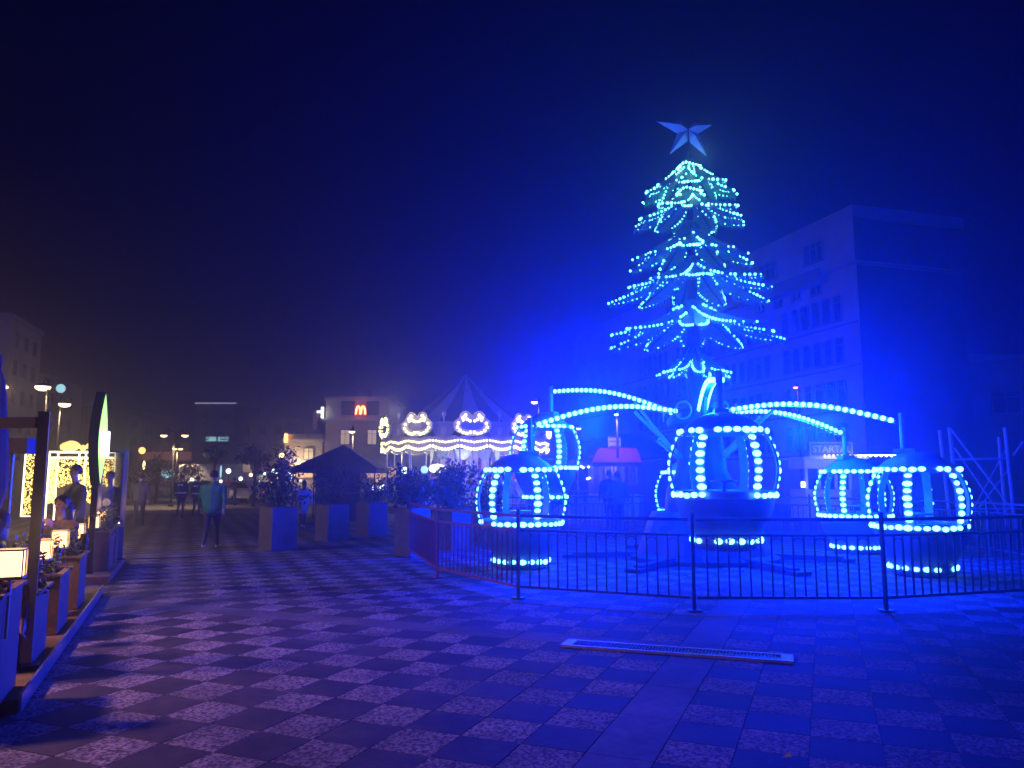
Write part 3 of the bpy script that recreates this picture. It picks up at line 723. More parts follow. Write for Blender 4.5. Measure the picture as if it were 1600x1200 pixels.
def person(label, loc, face, H, mats, stride=.12, armsw=.1, stout=1.0, hair='short', seated=False, arms=None, band=False, group=None, lean=0.0, long_coat=False, bag=None):
    """figure facing +y locally, turned by face; mats = (skin, top, legs, shoes, hair)"""
    s = H/1.75; w_ = stout; caps = []
    hipz = .92*s if not seated else .52*s; shz = hipz+.50*s; nz = hipz+.58*s; hz_ = nz+.15*s
    ly = lean*.5*s
    # torso
    caps += [((-.08*s,0,hipz+.02*s),(-.10*s*w_,ly,shz-.08*s),.125*s*w_,.12*s*w_,1),((.08*s,0,hipz+.02*s),(.10*s*w_,ly,shz-.08*s),.125*s*w_,.12*s*w_,1),
             ((0,-.01,hipz),(0,ly,shz-.05*s),.14*s*w_,.135*s*w_,1),((-.15*s*w_,ly,shz),(.15*s*w_,ly,shz),.068*s,.068*s,1),
             ((0,ly,shz),(0,ly+.005,nz),.075*s,.055*s,1),((0,ly+.01,nz),(0,ly+.03*s,hz_-.04*s),.050*s,.048*s,0)]
    # head
    hc = Vector((0, ly+.035*s, hz_+.03*s))
    caps += [(hc+Vector((0,-.012,.02*s)), hc+Vector((0,-.004,.045*s)), .083*s,.078*s,0),(hc+Vector((0,.01,-.02*s)), hc+Vector((0,.022*s,-.075*s)),.068*s,.042*s,0),
             (hc+Vector((0,.072*s,.005)), hc+Vector((0,.092*s,-.025*s)),.011*s,.014*s,0)]
    for e in (-1,1): caps.append((hc+Vector((e*.082*s,-.0,.01*s)), hc+Vector((e*.084*s,-.005,-.03*s)),.016*s,.011*s,0))
    # legs
    for e in (-1, 1):
        hp = Vector((e*.09*s, 0, hipz))
        if seated: kn = Vector((e*.12*s,.42*s,.52*s)); an_ = Vector((e*.12*s,.40*s,.10*s))
        else: kn = Vector((e*.078*s, e*stride*.6+.03, .50*s)); an_ = Vector((e*.055*s, e*stride*1.6-.05, .09*s+ (0.05 if e*stride < 0 else 0)))
        caps += [(hp, kn, .092*s*w_, .062*s, 2),(kn, an_, .060*s,.042*s, 2)]
        toe = an_+Vector((e*.02,.17*s,-.045*s)); heel = an_+Vector((0,-.02,-.04*s))
        caps += [(heel, toe, .040*s,.032*s, 3)]
    # arms
    for i, e in enumerate((-1, 1)):
        sh = Vector((e*.19*s*w_, ly, shz-.01))
        if arms: el, wr = [Vector(v)*s for v in arms[i]]
        else: el = sh+Vector((e*.07*s, -e*armsw*.6-.02, -.27*s)); wr = el+Vector((e*.01, -e*armsw*.9+.05*s, -.23*s))
        caps += [(sh, el, .062*s*min(w_,1.1), .050*s, 1),(el, wr, .048*s,.034*s, 1)]
        hand(caps, wr, (wr-el), e, s)
    if long_coat: caps += [((0,0,hipz-.02),(0,0,hipz-.28*s),.155*s,.165*s,1)]
    me = fuse(caps, .0125 if loc[1] < 12 else .014, mats[:4], 'person')
    o = link('person', me, None, loc, face); tag(o, label, 'person', group)
    hb = MB(); c0 = hc+Vector((0,-.015*s,.035*s))
    nu, nv = 14, 9; vs = []; fs = []
    for j in range(nv+1):
        th = PI*(.74 if hair == 'short' else .72)*j/nv
        for k in range(nu):
            ph = 2*PI*k/nu; front = max(0, math.sin(ph)); th2 = th*(1-.54*front)
            rr = .099*s*(1+.04*math.sin(k*5+j*3)); vs.append(c0+Vector((math.sin(th2)*math.cos(ph)*rr*.95, math.sin(th2)*math.sin(ph)*rr*1.08, math.cos(th2)*rr)))
    fs = [(j*nu+k,(j+1)*nu+k,(j+1)*nu+(k+1)%nu,j*nu+(k+1)%nu) for j in range(nv) for k in range(nu)]
    hb.add(vs, fs)
    if hair == 'long': hb.tube([c0+Vector((0,-.06*s,.0)), c0+Vector((0,-.085*s,-.12*s)), c0+Vector((0,-.09*s,-.26*s)), c0+Vector((0,-.07*s,-.34*s))], [.085*s,.085*s,.075*s,.03*s], 12)
    hb.build('hair', mats[4], o, True)
    for e in (-1,1):
        eb = MB(); eb.ball(hc+Vector((e*.031*s,.070*s,.012*s)), .011*s, 8, 6); eb.build('eye', M['black'], o, True)
    mo = MB(); mo.ball(hc+Vector((0,.066*s,-.052*s)), .018*s, 8, 4, (1,.5,.35)); mo.build('mouth', M['red'], o, True)
    if band:
        b = MB(); zz = hipz+.12*s; b.lathe([(.205*s*w_,zz-.02),(.21*s*w_,zz),(.205*s*w_,zz+.035)], 20)
        for i in range(len(b.v)): x, y, z = b.v[i]; b.v[i] = (x*1.08, y*.78, z)
        b.build('reflective_band', M['reflect'], o)
        b = MB(); b.box((0,-.128*s,shz-.05),(.22*s,.03,.07)); b.build('back_patch', M['reflect'], o)
    if bag: 
        b = MB(); b.box(bag, (.26,.12,.30)); b.tube([Vector(bag)+Vector((-.08,0,.15)),Vector(bag)+Vector((0,0,.27)),Vector(bag)+Vector((.08,0,.15))],.008,5); q = b.build('bag', M['whitecloth'], o)
    return o
p = gp(329,858); person('man in teal jacket and dark trousers walking away across the square', p, R(5), 1.74, (M['skin'],M['teal_jacket'],M['navy'],M['whiteshoe'],M['hair']), .21, .16, 1.22)
p = gp(216,823); person('man in plain dark jacket walking beside the terrace', p, R(10), 1.72, (M['skin'],M['darkgrey'],M['blackcloth'],M['shoe'],M['hair']), .19, .08, 1.12)
p = gp(281,810); person('guard in dark uniform with pale reflective waist band', p, R(0), 1.72, (M['skin'],M['navy'],M['blackcloth'],M['shoe'],M['hair']), .07, .05, 1.1, band=True)
p = gp(306,809); person('partly hidden guard in dark uniform behind the teal jacket man', p, R(-8), 1.66, (M['skin'],M['navy'],M['blackcloth'],M['shoe'],M['hair']), .08, .05, 1.05, band=True)
p = gp(473,825); person('small woman in white vest and dark trousers between the planters', p, R(25), 1.50, (M['skin'],M['whitecloth'],M['navy'],M['whiteshoe'],M['hair']), .06, .12, 1.12, hair='long', long_coat=True, arms=((-.30,.0,1.2),(-.42,.12,1.0)) and None)
p = gp(364,790); person('distant person in dark clothes carrying a white bag', p, R(-20), 1.62, (M['skin'],M['blackcloth'],M['blackcloth'],M['shoe'],M['hair']), .06, .05, 1.0, bag=(.05,-.22,.75))
p = gp(966,832); person('adult in pale grey jacket standing at the far fence with back turned', p, R(2), 1.76, (M['skin'],M['greycloth'],M['navy'],M['shoe'],M['hair']), .03, .03, 1.25)
p = gp(953,826); person('adult in black behind the pale jacketed adult at the far fence', p, R(-10), 1.82, (M['skin'],M['blackcloth'],M['blackcloth'],M['shoe'],M['hair']), .03, .03, 1.15)
# carousel horses
hcaps = [((-.42,0,.95),(.38,0,.98),.21,.19,0),((.38,0,1.0),(.66,0,1.38),.15,.09,0),((.64,0,1.42),(.92,0,1.22),.095,.06,0),((.62,0,1.5),(.60,.04,1.58),.03,.015,0),
 ((.36,.1,.86),(.62,.1,.66),.075,.05,0),((.62,.1,.66),(.50,.1,.42),.045,.035,0),((.36,-.1,.86),(.42,-.1,.52),.075,.05,0),((.42,-.1,.52),(.60,-.1,.34),.045,.035,0),
 ((-.48,.1,.88),(-.36,.1,.60),.11,.06,0),((-.36,.1,.60),(-.62,.1,.34),.05,.035,0),((-.48,-.1,.88),(-.58,-.1,.60),.11,.06,0),((-.58,-.1,.60),(-.78,-.1,.40),.05,.035,0),
 ((-.60,0,1.05),(-.85,0,.85),.05,.06,1),((-.85,0,.85),(-.9,0,.55),.06,.02,1),((.36,0,1.2),(.56,0,1.5),.05,.05,1)]
hme = fuse(hcaps, .03, [M['white'], M['gilt']], 'horse')
sd_ = MB(); sd_.lathe([(.0,.0),(.22,.0),(.235,.12),(.15,.2),(0,.2)],12); sdm = sd_.mesh('saddle', M['red'])
pl = MB(); pl.tube([(0,0,.35),(0,0,zb)], .025, 8); plm = pl.mesh('pole', M['gilt'])
for k in range(12):
    a = 2*PI*(k+.3)/12; rr = 3.1
    h = link('horse', hme, ca_, (rr*math.cos(a), rr*math.sin(a), .25+.22*math.sin(k*2.1)), a-PI/2); 
    s_ = link('saddle', sdm, h, (0,0,1.05)); p_ = link('pole', plm, h, (0,0,-h.location.z))
# ------------------------------------------------------------------ foliage
def leaves(n, fn, size, mt, name, parent, loc=None):
    P = np.array([fn() for _ in range(n)]); d = rng.normal(size=(n,3)); d /= np.linalg.norm(d,axis=1)[:,None]
    u = rng.normal(size=(n,3)); u -= (u*d).sum(1)[:,None]*d; u /= np.linalg.norm(u,axis=1)[:,None]
    s = size*rng.uniform(.6,1.3,n)[:,None]
    v = np.stack([P-d*s*.5, P+u*s*.22, P+d*s*.6, P-u*s*.22],1).reshape(-1,3)
    me = bpy.data.meshes.new(name); me.from_pydata(v.tolist(), [], (np.arange(n*4).reshape(-1,4)).tolist()); me.materials.append(mt); me.update()
    return link(name, me, parent, loc)
def planter(px, py, w_, h, ph, label, rz, bushy=1.0):
    p = gp(px, py); root = empty('planter', (p.x, p.y, .014), rz); tag(root, label, 'planter', 'tall square planters across the square')
    # origin is the near vertical corner
    o = Vector((0, w_*.7, 0)); b = MB(); t = .03
    for k in range(4):
        a = k*PI/2+PI/4; c = o+Vector((math.cos(a), math.sin(a), 0))*(w_/2-t/2)
        q = MB(); q.box((c.x, c.y, h/2), (t, w_-(.0 if k%2 else 2*t), h), rz=a); q.build('panel', M['planter'], root)
    q = MB(); q.box((o.x,o.y,h-.06),(w_-2*t-.01,w_-2*t-.01,.04),rz=PI/4); q.build('soil', M['soil'], root)
    cl = [(random.uniform(-.25,.25), random.uniform(-.25,.25), random.uniform(.35,1.0)) for _ in range(9)]
    st = MB()
    for x, y, s in cl: st.tube([(o.x+x*.3,o.y+y*.3,h-.05),(o.x+x*.8,o.y+y*.8,h+ph*s*.5),(o.x+x*1.6,o.y+y*1.6,h+ph*s)],[.018,.012,.005],5)
    st.build('stems', M['bark'], root)
    def fn():
        x, y, s = random.choice(cl); q = random.uniform(.12,1)
        r = .20*bushy*(1-.55*q)+.06
        return (o.x+x*(.3+1.3*q)+random.gauss(0,r), o.y+y*(.3+1.3*q)+random.gauss(0,r), h+ph*s*q+random.gauss(0,.05))
    leaves(int(1500*bushy), fn, .10, M['leaf'], 'foliage', root)
planter(424, 862, .62, .95, 1.35, 'tall square planter nearest the walkers with spindly dark bush', 0)
planter(512, 848, .62, .93, 1.0, 'square planter right of the woman in the white vest', 0, .6)
planter(576, 840, .62, .93, .8, 'square planter with thin shrub in front of the dark gazebo', 0, .5)
planter(640, 872, .52, .98, .95, 'square planter touching the red end of the ride fence', 0, .7)
planter(706, 862, .56, .9, 1.15, 'leafy planter behind the red barrier panel', 0, .8)
planter(760, 850, .5, .8, .95, 'leafy planter left behind the lower left gondola', 0, .7)
# round trees far left
def ftree(px, py, d, r, hh, label):
    p = wp(px, py, d); root = empty('tree', (p.x, d, 0)); tag(root, label, 'tree', None)
    b = MB(); b.tube([(0,0,0),(.03,0,hh*.5),(0,.05,hh)], [.12,.09,.04], 7)
    for k in range(5):
        a = k*1.3; b.tube([(0,0,hh*.6),(math.cos(a)*r*.5,math.sin(a)*r*.5,hh+.2*r)],[.05,.015],5)
    b.build('trunk', M['bark'], root)
    cl = [(random.gauss(0,.45)*r, random.gauss(0,.45)*r, hh+random.gauss(.2,.35)*r) for _ in range(22)]
    def fn():
        c = random.choice(cl); return (c[0]+random.gauss(0,.2)*r, c[1]+random.gauss(0,.2)*r, c[2]+random.gauss(0,.17)*r)
    leaves(900, fn, .20, M['leaf'], 'crown', root)
ftree(245,745,52,1.2,1.9,'small round dark tree behind the man in plain dark jacket')
ftree(288,745,50,1.1,1.8,'small round dark tree behind the reflective band guard')
ftree(333,745,46,.5,2.9,'slim dark cypress like tree above the teal jacket man')
ftree(398,735,44,.7,2.6,'slim dark tree behind the nearest square planter')
ftree(655,760,31,.7,1.0,'airy shrub tree in front of the carousel left side')
ftree(704,755,30,.8,1.3,'leafy tree in front of the carousel centre')

# ------------------------------------------------------------------ left terrace
def eld(t, off=0, z=0):    # terrace edge line: t metres from the near end
    d = Vector((-.391, .920, 0)); n = Vector((.920, .391, 0)); return Vector((-3.45, 5.65, z))+d*t+n*off
TA = math.atan2(.920, -.391)
te = empty('terrace_platform', eld(0), TA); tag(te, 'low blue edged wooden platform under the near terrace planters', 'platform')
b = MB(); b.box((2.75,.30,.055),(5.9,.6,.10)); b.build('deck', M['wood'], te)
b = MB(); b.box((2.75,-.012,.08),(5.9,.02,.12)); b.build('edge_trim', M['chrome'], te)
te2 = empty('terrace_platform', eld(7.4), TA); tag(te2, 'second low platform further along the terrace under dark planters', 'platform')
b = MB(); b.box((1.3,.4,.06),(3.6,.8,.12)); b.build('deck', M['wood'], te2)
tl = ['large brown planter box at the near left corner of the picture','brown terrace planter beside the first steel post','brown terrace planter second from the first steel post','brown terrace planter before the glowing leaf sign','dark terrace planter under the leaf sign','dark terrace planter at the far end of the terrace']
for k, (t, ln, hh) in enumerate(((-.6,.8,.72),(.82,.7,.55),(2.18,.7,.55),(3.75,.7,.58),(7.7,.9,.62),(9.0,.9,.62))):
    root = empty('terrace_planter', eld(t, -.10 if k < 4 else -.1, .112), TA); tag(root, tl[k], 'planter', 'planter boxes along the terrace')
    m_ = M['wood']
    for (c, s_) in (((ln/2,.0,hh/2),(ln,.03,hh)),((ln/2,.36,hh/2),(ln,.03,hh)),((.015,.18,hh/2),(.03,.33,hh)),((ln-.015,.18,hh/2),(.03,.33,hh))):
        q = MB(); q.box(c, s_); q.build('panel', m_, root)
    q = MB()
    for (c, s_) in (((ln/2,-.01,hh+.012),(ln+.06,.06,.024)),((ln/2,.37,hh+.012),(ln+.06,.06,.024)),((0,.18,hh+.012),(.06,.32,.024)),((ln,.18,hh+.012),(.06,.32,.024))): q.box(c, s_)
    q.build('rim', M['wood'], root)
    q = MB(); q.box((ln/2,.18,hh-.08),(ln-.07,.33,.03)); q.build('soil', M['soil'], root)
    cl = [(random.uniform(.1,ln-.1), random.uniform(.08,.28), random.uniform(.18,.42)) for _ in range(7)]
    def fn():
        x, y, s = random.choice(cl); q_ = random.random(); return (x+random.gauss(0,.07), y+random.gauss(0,.07), hh-.05+s*q_+random.gauss(0,.02))
    leaves(1300, fn, .055, M['leaf2'], 'foliage', root)
ll = ['big glowing lantern at the left edge of the picture','glowing lantern right behind the first steel post','glowing lantern on the second small terrace planter','glowing lantern on the planter before the leaf sign','glowing lantern below the leaf sign','glowing lantern at the far end of the terrace','farthest small glowing lantern near the last post']
for k, (px, py, d) in enumerate(((18,878,5.25),(66,857,7.3),(94,841,8.5),(121,829,9.8),(147,815,12.4),(158,806,13.4),(167,802,14.3))):
    p = wp(px, py, d); root = empty('lantern', (p.x, p.y, p.z-.10), TA); tag(root, ll[k], 'lantern', 'square lanterns along the terrace')
    s_ = .155
    q = MB(); q.box((0,0,.09),(s_-.02,s_-.02,.16)); q.build('shade', M['lantern'], root)
    q = MB(); q.box((0,0,.0),(s_+.01,s_+.01,.02)); q.box((0,0,.18),(s_,s_,.012))
    for x in (-1,1):
        for y in (-1,1): q.box((x*s_/2,y*s_/2,.09),(.008,.008,.17))
    q.tube([(0,0,0),(0,0,-(p.z-.10-.55))], .012, 6); q.build('stand', M['gilt'], root)
    lamp('lantern_light', (0,0,.30), (1,.62,.28), 3, .07, root)
# steel posts and glass screens
posts = []
for k, (t, off, lb) in enumerate(((gp(38,1066),-.22,'thick steel terrace post nearest the camera'),(3.15,-.35,None),(gp(147,893),-.2,'blue lit terrace post beside the leaf sign'),(gp(187,884),-.1,'slim blue lit post at the far end of the terrace'))):
    if lb is None: continue
    p = t; root = empty('terrace_post', p, TA); tag(root, lb, 'post', 'steel posts along the terrace'); posts.append(p)
    q = MB(); q.box((0,0,1.08),(.05,.08,2.14)); q.build('shaft', M['postpaint'], root)
    q = MB(); q.box((0,0,.13),(.18,.2,.02)); q.build('foot', M['dark_metal'], root)
for k in (1,):
    a, c = posts[k], posts[k+1]; d = c-a; L_ = d.length; root = empty('glass_screen', a, math.atan2(d.y, d.x)); tag(root, ['clear glass screen beside the first steel post','clear glass screen at the far end of the terrace'][k], 'glass screen', 'glass screens between the terrace posts')
    q = MB(); q.box((L_/2,0,1.45),(L_-.1,.012,1.25)); q.build('pane', M['glass'], root)
    q = MB(); q.box((L_/2,0,.82),(L_-.09,.04,.03)); q.box((L_/2,0,2.09),(L_-.09,.04,.03)); q.build('rail', M['dark_metal'], root)
# heater beam to the left of the first post
p = posts[0]; root = empty('awning_beam', (p.x,p.y,0)); tag(root, 'dark horizontal beam reaching left from the first steel post', 'beam')
q = MB(); q.bar((-.05,0,2.06),(-2.0,.3,2.05),.06,.09); q.tube([(-1.2,.17,2.0),(-1.2,.17,1.9)],.015); q.build('beam', M['dark_metal'], root)
# leaf shaped glowing sign
p = wp(153,690,12.3); root = empty('leaf_sign', (p.x, p.y, 0), R(106)); tag(root, 'tall glowing green leaf shaped sign seen nearly edge on above the terrace', 'sign')
out = [(.30*math.sin(PI*q/14), -0.72+1.5*q/14) for q in range(15)]; out = out + [(-x, z) for x, z in out[::-1][1:-1]]
zc2 = p.z+.02
q = MB(); q.prism([(x, z+zc2) for x, z in out], -.07, .07); q.build('casing', M['dark_metal'], root)
q = MB(); q.prism([(x*.93, z*.95+zc2) for x, z in out], -.074, -.0702); q.prism([(x*.93, z*.95+zc2) for x, z in out], .0702, .074); q.build('face', M['green_face'], root)
q = MB(); q.box((0,-.12,zc2-.05),(.42,.02,.4)); q.build('white_panel', M['white_face'], root)
q = MB(); q.box((0,0,zc2/2-.3),(.05,.09,zc2-.6)); q.build('pole', M['dark_metal'], root)
lamp('sign_light', (0,-.5,zc2), (.5,1,.3), 3, .2, root)
# seated and standing guests
p = wp(4,830,6.3); person('guest with dark hair seated at the near left edge, back turned', (p.x-.05, 6.3, 0), R(20), 1.68, (M['skin'],M['brownclo'],M['blackcloth'],M['shoe'],M['hair']), seated=True, hair='long')
p = wp(99,796,9.6); person('seated guest facing the camera with hands raised near the face', (p.x, 9.6, .05), R(165), 1.68, (M['skin'],M['brownclo'],M['blackcloth'],M['shoe'],M['hair']), seated=True, hair='long', arms=((( -.24,.12,.80),(-.10,.24,1.02)),((.24,.12,.80),(.08,.25,1.0))))
p = wp(172,770,15.5); person('guest in pale blue top behind the far glass screen', (p.x, 15.5, 0), R(190), 1.70, (M['skin'],M['bluecloth'],M['navy'],M['shoe'],M['hair']), .02)
p = wp(118,770,13.0); person('tall dark clothed guest standing behind the terrace lanterns', (p.x, 13.0, 0), R(150), 1.78, (M['skin'],M['blackcloth'],M['blackcloth'],M['shoe'],M['hair']), .02)
def chair(loc, rz, label):
    root = empty('chair', loc, rz); tag(root, label, 'chair')
    q = MB(); q.box((0,0,.44),(.42,.42,.04)); q.build('seat', M['dark_metal'], root)
    q = MB(); q.box((0,-.2,.7),(.40,.03,.34)); q.build('backrest', M['dark_metal'], root)
    for x in (-1,1):
        for y in (-1,1): q = MB(); q.box((x*.18,y*.18,.21),(.03,.03,.42)); q.build('leg', M['dark_metal'], root)
def table(loc, label):
    root = empty('table', loc); tag(root, label, 'table')
    q = MB(); q.lathe([(0,.72),(.35,.72),(.35,.75),(0,.75)],20); q.build('tabletop', M['wood'], root)
    q = MB(); q.tube([(0,0,.03),(0,0,.72)],.035); q.lathe([(0,0),(.25,0),(.24,.03),(0,.03)],16); q.build('pedestal', M['dark_metal'], root)
p = wp(4,830,6.3); chair((p.x-.05,6.3,0), R(20), 'dark chair under the guest at the near left edge')
p = wp(99,796,9.6); chair((p.x,9.6,.05), R(165), 'dark chair under the guest with raised hands'); table((p.x-.1,8.9,0), 'small round table in front of the guest with raised hands')
# speaker on stand
p = wp(32,697,9.0); root = empty('speaker_stand', (p.x,9,0)); tag(root, 'black loudspeaker box on thin pole above the terrace guests', 'loudspeaker')
q = MB(); q.box((.02,0,p.z),(.24,.2,.18)); q.build('box', M['black'], root)
q = MB(); q.tube([(-.08,0,0),(-.08,0,p.z)],.018,8); q.lathe([(0,0),(.2,0),(.18,.03),(0,.03)],14,c=(-.08,0,0)); q.build('pole', M['steel'], root)
# closed parasol far left
p = wp(3,700,8); root = empty('closed_parasol', (p.x-.1,8,0)); tag(root, 'folded dark parasol at the left edge of the picture', 'parasol')
q = MB(); q.lathe([(.02,2.75),(.07,2.6),(.14,2.0),(.17,1.5),(.10,1.2),(.12,1.15)],12); q.build('cloth', M['tent'], root)
q = MB(); q.tube([(0,0,0),(0,0,2.9)],.025); q.lathe([(0,0),(.25,0),(.22,.06),(0,.06)],14); q.build('pole', M['dark_metal'], root)

# ------------------------------------------------------------------ golden gift box lights
GD = 24.; A = wp(78,706,GD); Bq = wp(181,706,GD)
gb = empty('gift_box_lights', ((A.x+Bq.x)/2, GD, 0)); tag(gb, 'giant golden gift box made of curtains of fairy lights', 'light decoration')
W = Bq.x-A.x; H0 = A.z
M['white_tube'] = emat('ribbon_tube', (1,.9,.55), 3, False)
q = MB()
for x in (-W/2, -W*.05, W*.05, W/2): q.tube([(x,0,.0 if abs(x) > W*.3 else .8),(x,0,H0)], .025, 6)
for x in (-W/2, W/2): q.tube([(x,W*.22,.2),(x,W*.22,H0)], .025, 6)
for z in (H0, H0-.18): q.tube([(-W/2,0,z),(W/2,0,z),(W/2,W*.22,z),(-W/2,W*.22,z),(-W/2,0,z)], .03, 6)
q.build('frame', M['white_tube'], gb)
q = MB()
for _ in range(2600):
    f = random.random(); z = random.uniform(.85, H0-.2)
    if f < .75: x, y = random.uniform(-W/2, W/2), random.gauss(0,.01)
    elif f < .87: x, y = W/2, random.uniform(0, W*.22)
    else: x, y = -W/2, random.uniform(0, W*.22)
    if -W*.36 < x < -W*.2 and z < H0*.55: continue
    s_ = random.uniform(.012,.022)
    q.add([(x-s_,y,z),(x+s_,y,z),(x,y-s_,z),(x,y+s_,z),(x,y,z+s_),(x,y,z-s_)], [(0,2,4),(2,1,4),(1,3,4),(3,0,4),(2,0,5),(1,2,5),(3,1,5),(0,3,5)])
M['gold_small'] = emat('golden_fairy_led', (1.0,.62,.14), 5, False)
tag(q.build('fairy_lights', M['gold_small'], gb), kind='stuff')
q = MB()
for s_ in (-1, 1):
    for rr in (1,.8,.6,.4): q.tube([(s_*(.06+.42*rr*(1-math.cos(t))*.75), .0, H0+.07+.26*rr*abs(math.sin(t))*(1 if t < PI else .6)) for t in [2*PI*k/18 for k in range(19)]], .022, 5, False)
for s_ in (-1,1): q.ball((s_*.42,0,H0+.17),.2,12,8,(1.6,.35,.75))
q.ball((0,0,H0+.12),.1,10,6,(1,.6,1))
o = q.build('bow', emat('bow_glow', (1,.66,.18), 1.6, False), gb, True)
lamp('gift_light', (0,-.8,1.4), (1,.62,.2), 40, .5, gb)
A = wp(42,706,GD-1); q_ = empty('small_gift_lights', (A.x+.22, GD-1, 0)); tag(q_, 'narrow panel of golden fairy lights left of the giant gift box', 'light decoration')
q = MB(); H1 = wp(42,706,GD-1).z; q.tube([(-.25,0,.5),(-.25,0,H1),(.25,0,H1),(.25,0,.5),(-.25,0,.5)],.025,6); q.build('frame', M['white_tube'], q_)
q = MB()
for _ in range(420):
    x, z = random.uniform(-.23,.23), random.uniform(.55,H1-.03); s_ = .018
    q.add([(x-s_,0,z),(x+s_,0,z),(x,-s_,z),(x,s_,z),(x,0,z+s_),(x,0,z-s_)], [(0,2,4),(2,1,4),(1,3,4),(3,0,4),(2,0,5),(1,2,5),(3,1,5),(0,3,5)])
tag(q.build('fairy_lights', M['gold_small'], q_), kind='stuff')

# ------------------------------------------------------------------ street lamps
def street_lamp(px, py, d, label, heads=((0,0),), watts=240, m='lamp_glow', c=(1,.68,.38), polex=None, size=.28, light=True, spot=112, point=False):
    hd = wp(px, py, d); base = wp(polex if polex else px+8, py, d)
    root = empty('street_lamp', (base.x, d, 0)); tag(root, label, 'street lamp', 'street lamps on the square')
    top = hd.z+.25; q = MB(); q.tube([(0,0,0),(0,0,.5),(0,0,top)], [.09,.06,.04], 10); q.lathe([(0,.0),(.16,.0),(.14,.12),(.07,.2)],12); q.build('pole', M['dark_metal'], root, True)
    for hx, hz2 in heads:
        x = hd.x-base.x+hx; z = hd.z+hz2
        q = MB(); q.tube([(0,0,top-.1),(x*.5,0,top+.08),(x,0,z+.12)],.02,6); q.build('arm', M['dark_metal'], root)
        q = MB(); q.lathe([(0,.14),(size*.5,.11),(size*1.05,.02),(size,.0)],16,c=(x,0,z)); h_ = q.build('head', M['dark_metal'], root, True)
        q = MB(); q.ball((x,0,z-.02), size*.95, 12, 6, (1,1,.55)); q.build('bulb_cover', M[m], h_, True)
        if light:
            lo = lamp('lamp_light', (x,-.0,z-.2), c, watts, .15, root, 'POINT' if point else 'SPOT')
            if not point: lo.data.spot_size = R(spot)
street_lamp(6,604,50,'warm street lamp behind the folded parasol at the left edge', polex=2, watts=150, size=.3, point=True)
street_lamp(67,604,28,'warm street lamp highest at the left above the terrace', polex=75)
street_lamp(101,631,36,'warm street lamp right of the highest left one', polex=94, watts=300)
street_lamp(256,680,45,'double headed street lamp behind the guards', heads=((0,0),(1.24,0)), polex=272.5, watts=650, spot=118, size=.2)
street_lamp(273,701,62,'farther double headed street lamp behind the nearer double one', heads=((0,0),(.45,0)), polex=277, watts=500, spot=118, size=.2)
street_lamp(550,674,40,'single warm street lamp in front of the restaurant', polex=552, watts=300, size=.17)
street_lamp(835,628,44,'warm street lamp above the carousel right edge', polex=842, watts=60, size=.2)
street_lamp(904,669,50,'small warm street lamp between carousel and red awning', polex=900, watts=60, size=.17)
street_lamp(963,647,30,'slim lamp on the kiosk roof under the left ride arm', polex=964, watts=70, size=.09, m='lamp_white')
street_lamp(1243,605,47,'orange lamp in front of the large pale block', polex=1246, watts=20, m='lamp_orange', c=(1,.4,.15), size=.15)
# street lamp outside the frame at the left, lighting the near paving
root = empty('street_lamp', (-7.6,5.4,0)); tag(root, 'street lamp outside the picture at the left of the terrace', 'street lamp', 'street lamps on the square')
q = MB(); q.tube([(0,0,0),(0,0,5.9)],[.08,.045],10); q.build('pole', M['dark_metal'], root, True)
q = MB(); q.lathe([(0,.14),(.2,.11),(.4,.02),(.38,0)],16,c=(.5,0,5.7)); q.bar((0,0,5.8),(.4,0,5.8),.04); q.build('head', M['dark_metal'], root, True)
q = MB(); q.ball((.5,0,5.68),.3,12,6,(1,1,.36)); q.build('bulb_cover', M['lamp_glow'], root, True)
lo = lamp('lamp_light', (.5,0,5.4), (1,.46,.46), 2100, .35, root, 'SPOT'); lo.data.spot_size = R(110); lo.data.spot_blend = .9; lo.rotation_euler = (R(8), R(-16), 0)

root = empty('street_lamp', (-13.0,14.0,0)); tag(root, 'unseen added street lamp outside the picture beyond the far end of the terrace', 'street lamp', 'street lamps on the square')  # unseen lamp, added to light the walkers and the ground around them
q = MB(); q.tube([(0,0,0),(0,0,6.2)],[.08,.045],10); q.build('pole', M['dark_metal'], root, True)
q = MB(); q.lathe([(0,.14),(.2,.11),(.4,.02),(.38,0)],16,c=(.5,0,6.0)); q.bar((0,0,6.1),(.4,0,6.1),.04); q.build('head', M['dark_metal'], root, True)
q = MB(); q.ball((.5,0,5.98),.3,12,6,(1,1,.36)); q.build('bulb_cover', M['lamp_glow'], root, True)
lo = lamp('lamp_light', (.5,0,5.7), (1,.66,.56), 1500, .3, root, 'SPOT'); lo.data.spot_size = R(110); lo.data.spot_blend = .8; lo.rotation_euler = (R(4), R(-28), 0)
for k, (px, py) in enumerate(((376,748),(392,742),(404,752),(414,740),(436,748),(447,752),(462,738),(385,752),(345,752),(300,750),(424,755),(470,751))):
    p = wp(px, py, 55+3*(k%4)); root = empty('shop_light', (p.x, p.y, 0)); tag(root, 'tiny bright shop light on the horizon left of the restaurant', 'lamp', 'tiny shop lights on the horizon')
    q = MB(); q.ball((0,0,p.z), random.uniform(.08,.16), 8, 5); q.build('glow', M[('lamp_white','lamp_glow','white_face')[k%3]], root, True)
    q = MB(); q.tube([(0,.03,0),(0,.03,p.z)], .02, 5); q.build('pole', M['dark_metal'], root)

